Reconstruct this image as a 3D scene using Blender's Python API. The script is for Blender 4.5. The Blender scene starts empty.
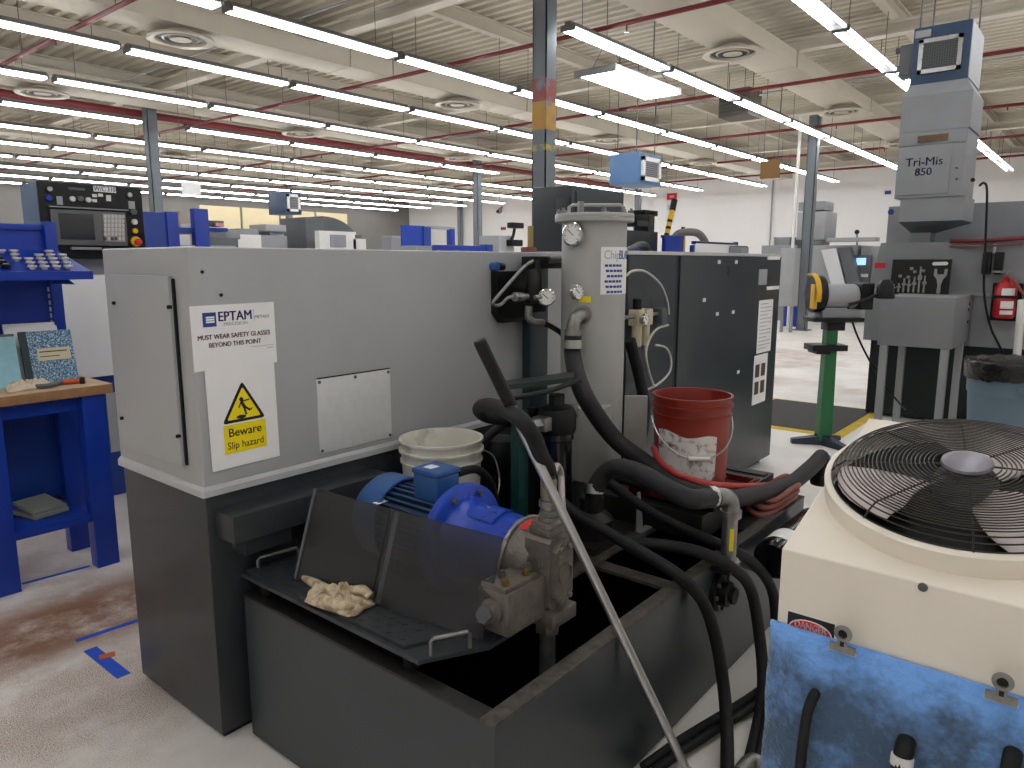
import bpy, bmesh, math, random
from mathutils import Matrix, Vector, noise
R = math.radians
PI = math.pi
scene = bpy.context.scene
col = scene.collection
random.seed(7)

# ------------------------------------------------------------------ camera, world, exposure
CAM_H = 1.55
cam_data = bpy.data.cameras.new('camera')
cam_data.sensor_width = 36.0
cam_data.lens = 36.0 * 730.0 / 1024.0
cam_data.clip_end = 200
cam = bpy.data.objects.new('camera', cam_data)
col.objects.link(cam)
cam.location = (0, 0, CAM_H)
cam.rotation_euler = (R(90 - 9.49), 0, R(39.4 - 90))
scene.camera = cam
world = bpy.data.worlds.new('world')
world.use_nodes = True
world.node_tree.nodes['Background'].inputs[0].default_value = (0.9, 0.93, 1.0, 1)
world.node_tree.nodes['Background'].inputs[1].default_value = 0.02
scene.world = world
scene.view_settings.view_transform = 'Standard'
scene.view_settings.look = 'None'
scene.view_settings.gamma = 1.0
scene.view_settings.use_curve_mapping = False
scene.view_settings.exposure = 0.3
TUBE_POWER = 18.0
try:
    scene.cycles.use_denoising = True
    scene.cycles.use_light_tree = True
    scene.cycles.max_bounces = 8
    scene.cycles.diffuse_bounces = 5
    scene.cycles.glossy_bounces = 4
    scene.cycles.transmission_bounces = 6
    scene.cycles.transparent_max_bounces = 6
    scene.cycles.sample_clamp_indirect = 6.0
    scene.cycles.caustics_reflective = False
    scene.cycles.caustics_refractive = False
except Exception:
    pass

# pixel of the photograph -> point on a plane of the place (used for laying out pipes and hoses)
_T, _HD = R(9.49), R(39.4)
_fw = Vector((math.cos(_HD) * math.cos(_T), math.sin(_HD) * math.cos(_T), -math.sin(_T)))
_rt = Vector((math.sin(_HD), -math.cos(_HD), 0))
_up = _rt.cross(_fw)
_C = Vector((0, 0, CAM_H))
def _ray(px, py): return _fw * 730.0 + _rt * (px - 512) + _up * (384 - py)
def atX(px, py, x): d = _ray(px, py); return _C + d * (x / d.x)
def atY(px, py, y): d = _ray(px, py); return _C + d * (y / d.y)
def atZ(px, py, z): d = _ray(px, py); return _C + d * ((z - CAM_H) / d.z)
def atD(px, py, k): return _C + _ray(px, py) * (k / 730.0)

# ------------------------------------------------------------------ materials
def lin(h):
    h = h.lstrip('#')
    c = [int(h[i:i + 2], 16) / 255 for i in (0, 2, 4)]
    return tuple(x / 12.92 if x <= 0.04045 else ((x + 0.055) / 1.055) ** 2.4 for x in c) + (1,)
MATS = {}
def mat(name, hexcol, rough=0.5, metal=0.0, var=0.0, scale=6.0, bump=0.0, bscale=60.0, spec=0.5, stain=None, coat=0.0):
    """Painted / metal surface: colour varied by noise, optional dirt colour, optional fine bump."""
    if name in MATS: return MATS[name]
    m = bpy.data.materials.new(name); m.use_nodes = True
    nt = m.node_tree; b = nt.nodes['Principled BSDF']
    c = lin(hexcol)
    b.inputs['Base Color'].default_value = c
    b.inputs['Roughness'].default_value = rough
    b.inputs['Metallic'].default_value = metal
    b.inputs['Specular IOR Level'].default_value = spec
    b.inputs['Coat Weight'].default_value = coat
    tc = nt.nodes.new('ShaderNodeTexCoord')
    if var or stain:
        n = nt.nodes.new('ShaderNodeTexNoise'); n.inputs['Scale'].default_value = scale
        n.inputs['Detail'].default_value = 6; n.inputs['Roughness'].default_value = 0.65
        nt.links.new(tc.outputs['Object'], n.inputs['Vector'])
        rp = nt.nodes.new('ShaderNodeValToRGB')
        if stain:
            rp.color_ramp.elements[0].position = stain[1]; rp.color_ramp.elements[1].position = stain[2]
            rp.color_ramp.elements[0].color = lin(stain[0]); rp.color_ramp.elements[1].color = c
        else:
            rp.color_ramp.elements[0].position = 0.3; rp.color_ramp.elements[1].position = 0.7
            rp.color_ramp.elements[0].color = tuple(x * (1 - var) for x in c[:3]) + (1,)
            rp.color_ramp.elements[1].color = tuple(min(1, x * (1 + var)) for x in c[:3]) + (1,)
        nt.links.new(n.outputs['Fac'], rp.inputs['Fac'])
        nt.links.new(rp.outputs['Color'], b.inputs['Base Color'])
        mr = nt.nodes.new('ShaderNodeMapRange')
        mr.inputs['To Min'].default_value = max(0.02, rough - 0.08); mr.inputs['To Max'].default_value = min(1, rough + 0.12)
        nt.links.new(n.outputs['Fac'], mr.inputs['Value']); nt.links.new(mr.outputs['Result'], b.inputs['Roughness'])
    if bump:
        n2 = nt.nodes.new('ShaderNodeTexNoise'); n2.inputs['Scale'].default_value = bscale; n2.inputs['Detail'].default_value = 4
        nt.links.new(tc.outputs['Object'], n2.inputs['Vector'])
        bp = nt.nodes.new('ShaderNodeBump'); bp.inputs['Strength'].default_value = bump; bp.inputs['Distance'].default_value = 0.01
        nt.links.new(n2.outputs['Fac'], bp.inputs['Height']); nt.links.new(bp.outputs['Normal'], b.inputs['Normal'])
    MATS[name] = m
    return m
def emis(name, hexcol, strength):
    m = bpy.data.materials.new(name); m.use_nodes = True
    b = m.node_tree.nodes['Principled BSDF']
    b.inputs['Base Color'].default_value = (.8, .8, .8, 1)
    b.inputs['Emission Color'].default_value = lin(hexcol); b.inputs['Emission Strength'].default_value = strength
    MATS[name] = m
    return m

WHITE = mat('machine_light_grey_paint', '#a5a6a6', .36, var=.05, scale=3)
LIP = mat('machine_lip_paint', '#b4b5b5', .4, var=.06, scale=12)
DARK = mat('machine_dark_grey_paint', '#2f3235', .36, var=.14, scale=5)
DARK2 = mat('cabinet_charcoal_paint', '#30363a', .3, var=.12, scale=3)
TANKP = mat('tank_grey_paint', '#2c3337', .32, var=.14, scale=4)
RIM = mat('worn_bare_rim_steel', '#625b55', .5, metal=.5, stain=('#34302d', .3, .62), scale=26)
GRIME = mat('oily_dark_steel', '#252322', .42, metal=.3, var=.35, scale=18)
DIAM = mat('dark_tread_plate', '#45484b', .36, metal=.5, var=.25, scale=40)
BLK = mat('black_plastic', '#101112', .42, var=.2, scale=20, spec=.3)
BLKG = mat('glossy_black', '#0e0f10', .16)
RUB = mat('black_rubber_hose', '#1a1b1c', .62, var=.3, scale=30, bump=.15, bscale=200, spec=.3)
RUBG = mat('grey_black_hose', '#302f30', .62, spec=.3, var=.25, scale=20, bump=.15, bscale=150)
STEEL = mat('bright_steel', '#b9b9b7', .28, metal=1, var=.1, scale=20)
GALV = mat('galvanised_iron', '#8d8c89', .42, metal=.85, var=.22, scale=30)
CAST = mat('cast_iron_grey', '#7b756e', .5, metal=.65, var=.28, scale=26, bump=.2, bscale=120)
CHROME = mat('chrome', '#d8d8d8', .14, metal=1)
ALU = mat('aluminium_tube', '#c4c4c6', .3, metal=.9, var=.06)
BLUE = mat('bench_blue_paint', '#08339a', .36, var=.08, scale=5)
BLUED = mat('cabinet_blue_paint', '#143a8c', .4, var=.06)
MOTB = mat('motor_blue_grey_paint', '#2f5a94', .38, var=.1, scale=14)
BELLB = mat('bell_housing_blue_paint', '#2348b8', .28, var=.12, scale=20)
TEAL = mat('dark_green_paint', '#0d3a36', .45, var=.15)
GREEN = mat('pedestal_green_paint', '#17693a', .42, var=.12, scale=8)
WALLM = mat('white_wall_paint', '#f3f1f0', .85, var=.02, scale=.6)
CEILM = mat('cream_ceiling_paint', '#c2baa9', .8, var=.06, scale=.8)
BEAMM = mat('light_beam_paint', '#cfc8ba', .7, var=.06, scale=1)
DUCTM = mat('duct_paint', '#b7af9f', .7, var=.06, scale=1.2)
REDP = mat('sprinkler_red_paint', '#6c1a1f', .5, var=.12, scale=3)
COLM = mat('column_grey_paint', '#6c7378', .55, var=.08, scale=2)
CREAM = mat('condenser_cream_paint', '#ebe2d3', .45, var=.04, scale=3)
PAPER = mat('paper', '#e9e7e6', .8, var=.02)
WPLAST = mat('white_plastic', '#dcdad5', .45, var=.04)
BUCKW = mat('dirty_white_plastic', '#dcd8cc', .45, stain=('#8a8172', .24, .46), scale=7)
BUCKR = mat('red_brown_plastic', '#842617', .42, var=.14, scale=8)
WLABEL = mat('scuffed_label', '#d6d3ce', .7, stain=('#5f5652', .32, .48), scale=24)
WOOD = mat('butcher_block_edge', '#9a7250', .55, var=.25, scale=14)
WOODT = mat('worn_bench_top', '#c8ae8b', .55, var=.2, scale=10)
YEL = mat('safety_yellow', '#f0d800', .5)
YELM = mat('machine_yellow', '#e2b010', .45, var=.1)
INK = mat('black_ink', '#151414', .7)
INKR = mat('dark_red_ink', '#6e1226', .7)
INKB = mat('navy_ink', '#20438c', .7)
INKG = mat('grey_ink', '#a9b0b8', .7)
REDL = mat('red_label', '#d21f2c', .5)
REDH = mat('red_rubber_hose', '#a8302c', .5, var=.15, scale=14)
REDB = mat('faded_red_hose', '#7d443b', .6, var=.25, scale=14)
REG = mat('regulator_beige', '#c6bca0', .45)
CLOTH = mat('cotton_rag', '#d2c1a4', .95, stain=('#7a6444', .3, .55), scale=22, bump=.4, bscale=300)
GREY = mat('mist_collector_grey', '#818386', .45, var=.06, scale=3)
GREYL = mat('light_grey_paint', '#9c9ea0', .45, var=.06, scale=3)
GREYM = mat('medium_grey_paint', '#8b8d90', .5, var=.08, scale=3)
GREYD = mat('dark_grey_paint', '#54585b', .5, var=.1, scale=3)
BLUEG = mat('blue_grey_paint', '#4d6f97', .45, var=.06)
NAVY = mat('navy_paint', '#2d425e', .45, var=.1)
TRASH = mat('slate_blue_plastic', '#5e7181', .5, var=.06)
BAG = mat('black_bag_film', '#131314', .25, bump=.6, bscale=30)
FIREX = mat('extinguisher_red', '#b3141f', .35)
BROWN = mat('brown_board', '#7c5c36', .8, var=.08)
FLUO_HOUSING = mat('fixture_white_enamel', '#6e6e6d', .5)
BLADE = mat('fan_blade_pale', '#ddd0cc', .45, var=.06)
TUBEG = mat('cream_air_tube', '#bdbaae', .45)
ORANGE = mat('orange_plastic', '#c1532a', .5)
TAPEB = mat('blue_floor_tape', '#1b50c8', .55, var=.06)
TAPEO = mat('orange_tape', '#cc6a3a', .6)
BOOKB = mat('marbled_blue_cover', '#2a6a94', .6, stain=('#cfdde2', .42, .5), scale=160)
CREAMP = mat('cream_lit_panel', '#d9c9a4', .8, var=.06, scale=.8)
FARG = mat('distant_grey_wall', '#7d7a76', .85, var=.1, scale=.4)
TUBE = emis('fluorescent_tube', '#f8fbff', TUBE_POWER)
SCREEN = emis('cyan_screen', '#4f8fd8', 1.6)
def glass_mat():
    m = bpy.data.materials.new('smoked_polycarbonate'); m.use_nodes = True
    nt = m.node_tree; b = nt.nodes['Principled BSDF']; out = nt.nodes['Material Output']
    b.inputs['Base Color'].default_value = (.03, .03, .031, 1)
    b.inputs['Roughness'].default_value = .26
    b.inputs['Specular IOR Level'].default_value = .8
    tr = nt.nodes.new('ShaderNodeBsdfTransparent'); tr.inputs['Color'].default_value = (.75, .75, .76, 1)
    mx = nt.nodes.new('ShaderNodeMixShader'); mx.inputs[0].default_value = .45
    nt.links.new(b.outputs[0], mx.inputs[2]); nt.links.new(tr.outputs[0], mx.inputs[1]); nt.links.new(mx.outputs[0], out.inputs['Surface'])
    return m
SMOKE = glass_mat()
def floor_mat():
    m = bpy.data.materials.new('painted_concrete_with_dust'); m.use_nodes = True
    nt = m.node_tree; b = nt.nodes['Principled BSDF']
    L = nt.links.new
    tc = nt.nodes.new('ShaderNodeNewGeometry')
    def nz(s, d=6, rgh=.6):
        n = nt.nodes.new('ShaderNodeTexNoise'); n.inputs['Scale'].default_value = s; n.inputs['Detail'].default_value = d
        n.inputs['Roughness'].default_value = rgh; L(tc.outputs['Position'], n.inputs['Vector']); return n.outputs['Fac']
    def mth(op, a, bb=None, clamp=False):
        n = nt.nodes.new('ShaderNodeMath'); n.operation = op; n.use_clamp = clamp
        for i, v in enumerate((a, bb)):
            if v is None: continue
            if isinstance(v, (int, float)): n.inputs[i].default_value = v
            else: L(v, n.inputs[i])
        return n.outputs[0]
    def ramp(v, lo, hi):
        n = nt.nodes.new('ShaderNodeMapRange'); n.inputs['From Min'].default_value = lo; n.inputs['From Max'].default_value = hi
        n.interpolation_type = 'SMOOTHSTEP'; L(v, n.inputs['Value']); return n.outputs['Result']
    def mix(f, a, c):
        n = nt.nodes.new('ShaderNodeMix'); n.data_type = 'RGBA'
        L(f, n.inputs['Factor'])
        for i, v in ((6, a), (7, c)):
            if isinstance(v, tuple): n.inputs[i].default_value = v
            else: L(v, n.inputs[i])
        return n.outputs[2]
    sep = nt.nodes.new('ShaderNodeSeparateXYZ'); L(tc.outputs['Position'], sep.inputs[0])
    x, y = sep.outputs[0], sep.outputs[1]
    base = mix(ramp(nz(1.2), .35, .7), lin('#f2ede7'), lin('#dfd9d3'))
    # red-brown swarf dust on the open aisle left of the machine
    near = mth('MULTIPLY', ramp(x, 2.1, 1.0), ramp(y, 1.9, 2.6))
    patch = ramp(mth('ADD', nz(1.6, 8, .7), mth('MULTIPLY', near, .16)), .5, .72)
    spk = ramp(nz(240, 2, .8), .4, .62)
    dust = mth('MULTIPLY', mth('MULTIPLY', near, patch), spk)
    c1 = mix(mth('MULTIPLY', dust, .95), base, lin('#8c6042'))
    # a thicker dust drift in a band before the bench
    band = mth('MULTIPLY', mth('MULTIPLY', ramp(y, 2.95, 3.25), ramp(y, 3.85, 3.5)), ramp(x, 2.6, 1.4))
    band2 = mth('MULTIPLY', band, ramp(nz(3.5, 8, .7), .28, .55))
    c2 = mix(mth('MULTIPLY', band2, .92), c1, lin('#85593a'))
    fine = mth('MULTIPLY', ramp(nz(320, 2, .8), .56, .7), mth('MULTIPLY', ramp(x, 2.6, 1.2), .3))
    c3 = mix(fine, c2, lin('#5b4a42'))
    faraisle = mth('MULTIPLY', ramp(x, 7.5, 10), ramp(x, 16, 13))
    c4 = mix(mth('MULTIPLY', faraisle, mth('MULTIPLY', ramp(nz(.9, 6), .45, .62), .55)), c3, lin('#b0907c'))
    L(c4, b.inputs['Base Color'])
    b.inputs['Roughness'].default_value = .42
    bp = nt.nodes.new('ShaderNodeBump'); bp.inputs['Strength'].default_value = .12; bp.inputs['Distance'].default_value = .004
    L(nz(60), bp.inputs['Height']); L(bp.outputs['Normal'], b.inputs['Normal'])
    return m
FLOORM = floor_mat()
def pad_mat():
    m = bpy.data.materials.new('blue_filter_fibre'); m.use_nodes = True
    nt = m.node_tree; b = nt.nodes['Principled BSDF']; L = nt.links.new
    tc = nt.nodes.new('ShaderNodeNewGeometry')
    n = nt.nodes.new('ShaderNodeTexNoise'); n.inputs['Scale'].default_value = 8; n.inputs['Detail'].default_value = 5; n.inputs['Roughness'].default_value = .55
    n2 = nt.nodes.new('ShaderNodeTexNoise'); n2.inputs['Scale'].default_value = 60; n2.inputs['Detail'].default_value = 6
    L(tc.outputs['Position'], n.inputs['Vector']); L(tc.outputs['Position'], n2.inputs['Vector'])
    sep = nt.nodes.new('ShaderNodeSeparateXYZ'); L(tc.outputs['Position'], sep.inputs[0])
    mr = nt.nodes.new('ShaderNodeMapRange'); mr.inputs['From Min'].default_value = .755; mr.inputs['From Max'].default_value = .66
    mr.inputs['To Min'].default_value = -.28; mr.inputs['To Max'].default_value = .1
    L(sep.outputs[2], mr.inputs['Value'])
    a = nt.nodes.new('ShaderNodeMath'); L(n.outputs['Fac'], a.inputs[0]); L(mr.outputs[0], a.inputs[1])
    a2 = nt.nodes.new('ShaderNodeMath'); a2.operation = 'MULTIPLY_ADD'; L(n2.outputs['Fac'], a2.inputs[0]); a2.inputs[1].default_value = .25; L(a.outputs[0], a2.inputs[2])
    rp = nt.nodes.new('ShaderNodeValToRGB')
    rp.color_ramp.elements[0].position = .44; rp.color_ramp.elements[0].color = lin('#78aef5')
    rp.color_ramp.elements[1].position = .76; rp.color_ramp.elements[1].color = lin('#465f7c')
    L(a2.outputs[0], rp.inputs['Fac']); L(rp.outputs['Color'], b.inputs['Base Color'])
    b.inputs['Roughness'].default_value = 1; b.inputs['Sheen Weight'].default_value = .4
    bp = nt.nodes.new('ShaderNodeBump'); bp.inputs['Strength'].default_value = .6; bp.inputs['Distance'].default_value = .02
    L(n2.outputs['Fac'], bp.inputs['Height']); L(bp.outputs['Normal'], b.inputs['Normal'])
    return m
PADM = pad_mat()

# ------------------------------------------------------------------ mesh builder
def frame(o, x, y, z):
    M = Matrix.Identity(4)
    for i, v in enumerate((x, y, z)):
        for r in range(3): M[r][i] = v[r]
    for r in range(3): M[r][3] = o[r]
    return M
def FX(x, y, z): return frame((x, y, z), (0, -1, 0), (0, 0, 1), (-1, 0, 0))   # a face that looks towards -X
def FY(x, y, z): return frame((x, y, z), (1, 0, 0), (0, 0, 1), (0, -1, 0))    # a face that looks towards -Y
def FZ(x, y, z): return frame((x, y, z), (1, 0, 0), (0, 1, 0), (0, 0, 1))
def along(p0, p1):
    p0, p1 = Vector(p0), Vector(p1)
    z = (p1 - p0).normalized()
    a = Vector((0, 0, 1)) if abs(z.z) < .9 else Vector((1, 0, 0))
    x = a.cross(z).normalized(); y = z.cross(x)
    return frame(p0, x, y, z)
def smooth_path(pts, sub=6, closed=False):
    P = [Vector(p) for p in pts]
    if len(P) < 3: return P
    n = len(P); out = []
    for i in range(n if closed else n - 1):
        p0 = P[(i - 1) % n] if (closed or i > 0) else P[0] * 2 - P[1]
        p1, p2 = P[i], P[(i + 1) % n]
        p3 = P[(i + 2) % n] if (closed or i + 2 < n) else P[-1] * 2 - P[-2]
        for k in range(sub):
            t = k / sub
            out.append(.5 * ((2 * p1) + (p2 - p0) * t + (2 * p0 - 5 * p1 + 4 * p2 - p3) * t * t + (3 * p1 - p0 - 3 * p2 + p3) * t ** 3))
    if not closed: out.append(P[-1])
    return out
WORLD = {}
class MB:
    def __init__(s): s.bm = bmesh.new(); s.mats = []
    def mi(s, m):
        if m not in s.mats: s.mats.append(m)
        return s.mats.index(m)
    def add(s, verts, faces, m, M=None):
        i = s.mi(m)
        vs = [s.bm.verts.new((M @ Vector(v)) if M is not None else Vector(v)) for v in verts]
        for f in faces:
            try: fc = s.bm.faces.new([vs[k] for k in f]); fc.material_index = i; fc.smooth = True
            except ValueError: pass
        return s
    def box(s, x0, x1, y0, y1, z0, z1, m, bev=0.0, M=None, seg=2):
        x0, x1 = sorted((x0, x1)); y0, y1 = sorted((y0, y1)); z0, z1 = sorted((z0, z1))
        b = bmesh.new()
        v = [b.verts.new(p) for p in ((x0, y0, z0), (x1, y0, z0), (x1, y1, z0), (x0, y1, z0), (x0, y0, z1), (x1, y0, z1), (x1, y1, z1), (x0, y1, z1))]
        for f in ((3, 2, 1, 0), (4, 5, 6, 7), (0, 1, 5, 4), (1, 2, 6, 5), (2, 3, 7, 6), (3, 0, 4, 7)): b.faces.new([v[k] for k in f])
        if bev: bmesh.ops.bevel(b, geom=list(b.edges), offset=min(bev, .45 * min(x1 - x0, y1 - y0, z1 - z0)), segments=seg, affect='EDGES', profile=.7)
        b.verts.ensure_lookup_table(); b.verts.index_update()
        s.add([w.co.copy() for w in b.verts], [[w.index for w in f.verts] for f in b.faces], m, M)
        b.free(); return s
    def lathe(s, prof, m, M=None, n=32, caps=True, close=False):
        """prof: (radius, height) pairs turned about the local Z axis."""
        vs, fs = [], []
        for (r, z) in prof:
            for k in range(n):
                a = 2 * PI * k / n; vs.append((r * math.cos(a), r * math.sin(a), z))
        L = len(prof)
        for j in range(L - 1 if not close else L):
            for k in range(n):
                a, b = j * n + k, j * n + (k + 1) % n
                c, d = ((j + 1) % L) * n + (k + 1) % n, ((j + 1) % L) * n + k
                fs.append((a, b, c, d))
        if caps and not close:
            if prof[0][0] > 1e-5: fs.append(tuple(reversed(range(n))))
            if prof[-1][0] > 1e-5: fs.append(tuple(range((L - 1) * n, L * n)))
        return s.add(vs, fs, m, M)
    def cyl(s, p0, p1, r0, m, r1=None, n=20, caps=True):
        h = (Vector(p1) - Vector(p0)).length
        return s.lathe([(r0, 0), (r0 if r1 is None else r1, h)], m, along(p0, p1), n, caps)
    def tube(s, pts, r, m, n=10, sub=6, closed=False, raw=False):
        P = [Vector(p) for p in pts] if raw else smooth_path(pts, sub, closed)
        N = len(P); vs, fs = [], []
        up = None
        for i, p in enumerate(P):
            t = (P[(i + 1) % N] - P[i - 1]) if closed else (P[min(i + 1, N - 1)] - P[max(i - 1, 0)])
            t.normalize()
            if up is None:
                a = Vector((0, 0, 1)) if abs(t.z) < .9 else Vector((1, 0, 0)); up = (a - t * a.dot(t)).normalized()
            else:
                up = (up - t * up.dot(t))
                up = up.normalized() if up.length > 1e-6 else Vector((1, 0, 0))
            sd = t.cross(up)
            rr = r(i / max(1, N - 1)) if callable(r) else r
            for k in range(n):
                a = 2 * PI * k / n; vs.append(p + (up * math.cos(a) + sd * math.sin(a)) * rr)
        for j in range(N if closed else N - 1):
            for k in range(n):
                fs.append((j * n + k, j * n + (k + 1) % n, ((j + 1) % N) * n + (k + 1) % n, ((j + 1) % N) * n + k))
        if not closed: fs.append(tuple(reversed(range(n)))); fs.append(tuple(range((N - 1) * n, N * n)))
        return s.add(vs, fs, m)
    def prism(s, poly, z0, z1, m, M=None):
        """Polygon in local XY (counter-clockwise) pulled from z0 to z1."""
        n = len(poly)
        vs = [(p[0], p[1], z0) for p in poly] + [(p[0], p[1], z1) for p in poly]
        fs = [tuple(reversed(range(n))), tuple(range(n, 2 * n))] + [(k, (k + 1) % n, n + (k + 1) % n, n + k) for k in range(n)]
        return s.add(vs, fs, m, M)
    def hull(s, lo, hi, m):
        """Two matching loops of 3D points joined into a solid."""
        n = len(lo)
        return s.add(list(lo) + list(hi), [tuple(reversed(range(n))), tuple(range(n, 2 * n))] + [(k, (k + 1) % n, n + (k + 1) % n, n + k) for k in range(n)], m)
    def ball(s, c, r, m, n=16, sc=(1, 1, 1)):
        pr = [(max(1e-6, math.sin(PI * k / (n // 2))) * r, -math.cos(PI * k / (n // 2)) * r) for k in range(n // 2 + 1)]
        M = Matrix.Translation(Vector(c)) @ Matrix.Diagonal((*sc, 1))
        return s.lathe(pr, m, M, n, caps=False)
    def hexnut(s, p0, p1, r, m): return s.cyl(p0, p1, r, m, n=6)
    def out(s, name, parent=None, angle=35, solid=None):
        bmesh.ops.remove_doubles(s.bm, verts=s.bm.verts, dist=1e-6)
        bmesh.ops.recalc_face_normals(s.bm, faces=s.bm.faces)
        me = bpy.data.meshes.new(name)
        w = WORLD.get(parent.name, Vector((0, 0, 0))) if parent else Vector((0, 0, 0))
        if parent is None:
            zs = [v.co.z for v in s.bm.verts]; n = max(1, len(zs))
            w = Vector((sum(v.co.x for v in s.bm.verts) / n, sum(v.co.y for v in s.bm.verts) / n, min(zs or [0])))
        bmesh.ops.translate(s.bm, verts=s.bm.verts, vec=-w)
        s.bm.to_mesh(me); s.bm.free()
        for m in s.mats: me.materials.append(m)
        me.set_sharp_from_angle(angle=R(angle))
        o = bpy.data.objects.new(name, me); col.objects.link(o)
        if parent: o.parent = parent
        else: o.location = w
        WORLD[o.name] = w
        return o
def tag(o, label=None, cat=None, group=None, kind=None):
    if label: o['label'] = label
    if cat: o['category'] = cat
    if group: o['group'] = group
    if kind: o['kind'] = kind
    return o
def thing(name, label, cat, loc, group=None):
    o = bpy.data.objects.new(name, None); col.objects.link(o)
    o.location = loc; o.empty_display_size = .1
    WORLD[o.name] = Vector(loc)
    return tag(o, label, cat, group)
def struct(o, label=None, cat=None): return tag(o, label, cat, None, 'structure')
def kids(o): return [c for c in bpy.data.objects if c.parent == o]
def dup(root, delta, label=None, group=None, tree=None):
    tree = tree or [(c, kids(c)) for c in kids(root)]
    r = root.copy(); col.objects.link(r); r.location = Vector(root.location) + Vector(delta)
    if label: r['label'] = label
    if group: r['group'] = group
    for c, gs in tree:
        d = c.copy(); col.objects.link(d); d.parent = r
        for g in gs:
            e = g.copy(); col.objects.link(e); e.parent = d
    return r
def text(body, size, M, m, parent, name='lettering', align='CENTER', bold=0.0, thick=.0006, sx=1.0):
    cu = bpy.data.curves.new(name, 'FONT'); cu.body = body; cu.size = size; cu.align_x = align; cu.align_y = 'CENTER'
    cu.extrude = thick; cu.resolution_u = 3
    t = bpy.data.objects.new('tmp', cu); col.objects.link(t)
    dg = bpy.context.evaluated_depsgraph_get()
    me = bpy.data.meshes.new_from_object(t.evaluated_get(dg))
    bpy.data.objects.remove(t); bpy.data.curves.remove(cu)
    w = WORLD.get(parent.name, Vector((0, 0, 0)))
    if bold:                               # heavier strokes: the same glyphs set three times side by side
        bmx = bmesh.new()
        for k in (-1, 0, 1):
            m2 = me.copy(); m2.transform(Matrix.Translation((bold * k, bold * .4 * k, 0))); bmx.from_mesh(m2); bpy.data.meshes.remove(m2)
        bmx.to_mesh(me); bmx.free()
    me.transform(Matrix.Translation(-w) @ M @ Matrix.Diagonal((sx, 1, 1, 1)))
    me.name = name; me.materials.clear(); me.materials.append(m)
    o = bpy.data.objects.new(name, me); col.objects.link(o); o.parent = parent
    WORLD[o.name] = w
    return o

# ------------------------------------------------------------------ the setting
X0, X1, Y0, Y1, ZC = -7.0, 28.3, -7.0, 30.6, 5.1
XF = X1
struct(MB().box(X0, XF, Y0, Y1, -.12, 0, FLOORM).out('floor'))
struct(MB().box(X1, X1 + .2, Y0, Y1, 0, 5.5, WALLM).out('wall_right'))
struct(MB().box(X0 - .2, X0, Y0, Y1, 0, 5.5, WALLM).out('wall_left'))
struct(MB().box(X0, XF, Y1, Y1 + .2, 0, 5.5, FARG).out('wall_far'))
struct(MB().box(X0, X1, Y0 - .2, Y0, 0, 5.5, WALLM).out('wall_near'))
b = MB()
pr = []; x = X0
while x < XF:
    pr += [(x, ZC), (x + .085, ZC), (x + .105, ZC + .05), (x + .185, ZC + .05)]; x += .21
vs = [(p[0], Y0, p[1]) for p in pr] + [(p[0], Y1, p[1]) for p in pr]; n = len(pr)
b.add(vs, [(k, k + 1, n + k + 1, n + k) for k in range(n - 1)], CEILM)
o = struct(b.out('ceiling', angle=20))
for k in range(20):                      # light purlins along the hall
    y = .36 + 2.42 * k                   # a fixture row hangs under each
    w = .06
    xe = X1
    b = MB().box(X0, xe, y - w, y + w, 4.9, 4.925, BEAMM).box(X0, xe, y - .012, y + .012, 4.925, 5.09, BEAMM).box(X0, xe, y - w, y + w, 5.075, 5.098, BEAMM)
    struct(b.out('ceiling_purlin'))
for k in range(6):                       # girders on the column lines
    x = 2.05 + 4.95 * k
    b = MB().box(x - .09, x + .09, Y0, Y1, 4.72, 4.75, BEAMM).box(x - .015, x + .015, Y0, Y1, 4.75, 4.9, BEAMM).box(x - .09, x + .09, Y0, Y1, 4.868, 4.899, BEAMM)
    struct(b.out('ceiling_girder'))
def column(x, y, bands=False):
    b = MB(); h = 4.72
    b.box(x - .1, x + .1, y - .1, y - .086, 0, h, COLM).box(x - .1, x + .1, y + .086, y + .1, 0, h, COLM).box(x - .006, x + .006, y - .086, y + .086, 0, h, COLM)
    b.box(x - .1, x - .086, y - .1, y + .1, 0, h, COLM)
    b.box(x - .17, x + .17, y - .17, y + .17, 0, .02, COLM)
    if bands:
        for z0, z1, m in ((3.42, 3.68, mat('worn_red_band', '#8d4a44', .6, stain=('#727c84', .36, .5), scale=9)), (3.1, 3.42, mat('worn_yellow_band', '#b58a3a', .6, stain=('#727c84', .3, .46), scale=9)), (2.86, 2.93, mat('worn_yellow_mark', '#b5a03a', .6, stain=('#727c84', .46, .52), scale=14))):
            b.box(x - .1015, x - .0995, y - .1015, y + .1015, z0, z1, m).box(x - .1015, x + .1015, y - .1015, y - .0995, z0, z1, m)
    return struct(b.out('column'))
column(7.3, 5.5, True); column(7.3, 15.5); column(17.2, 5.5); column(17.2, 15.5); column(27, 15.5); column(27, 5.5); column(17.2, 25.5); column(7.3, 25.5); column(27, 25.5)
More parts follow.
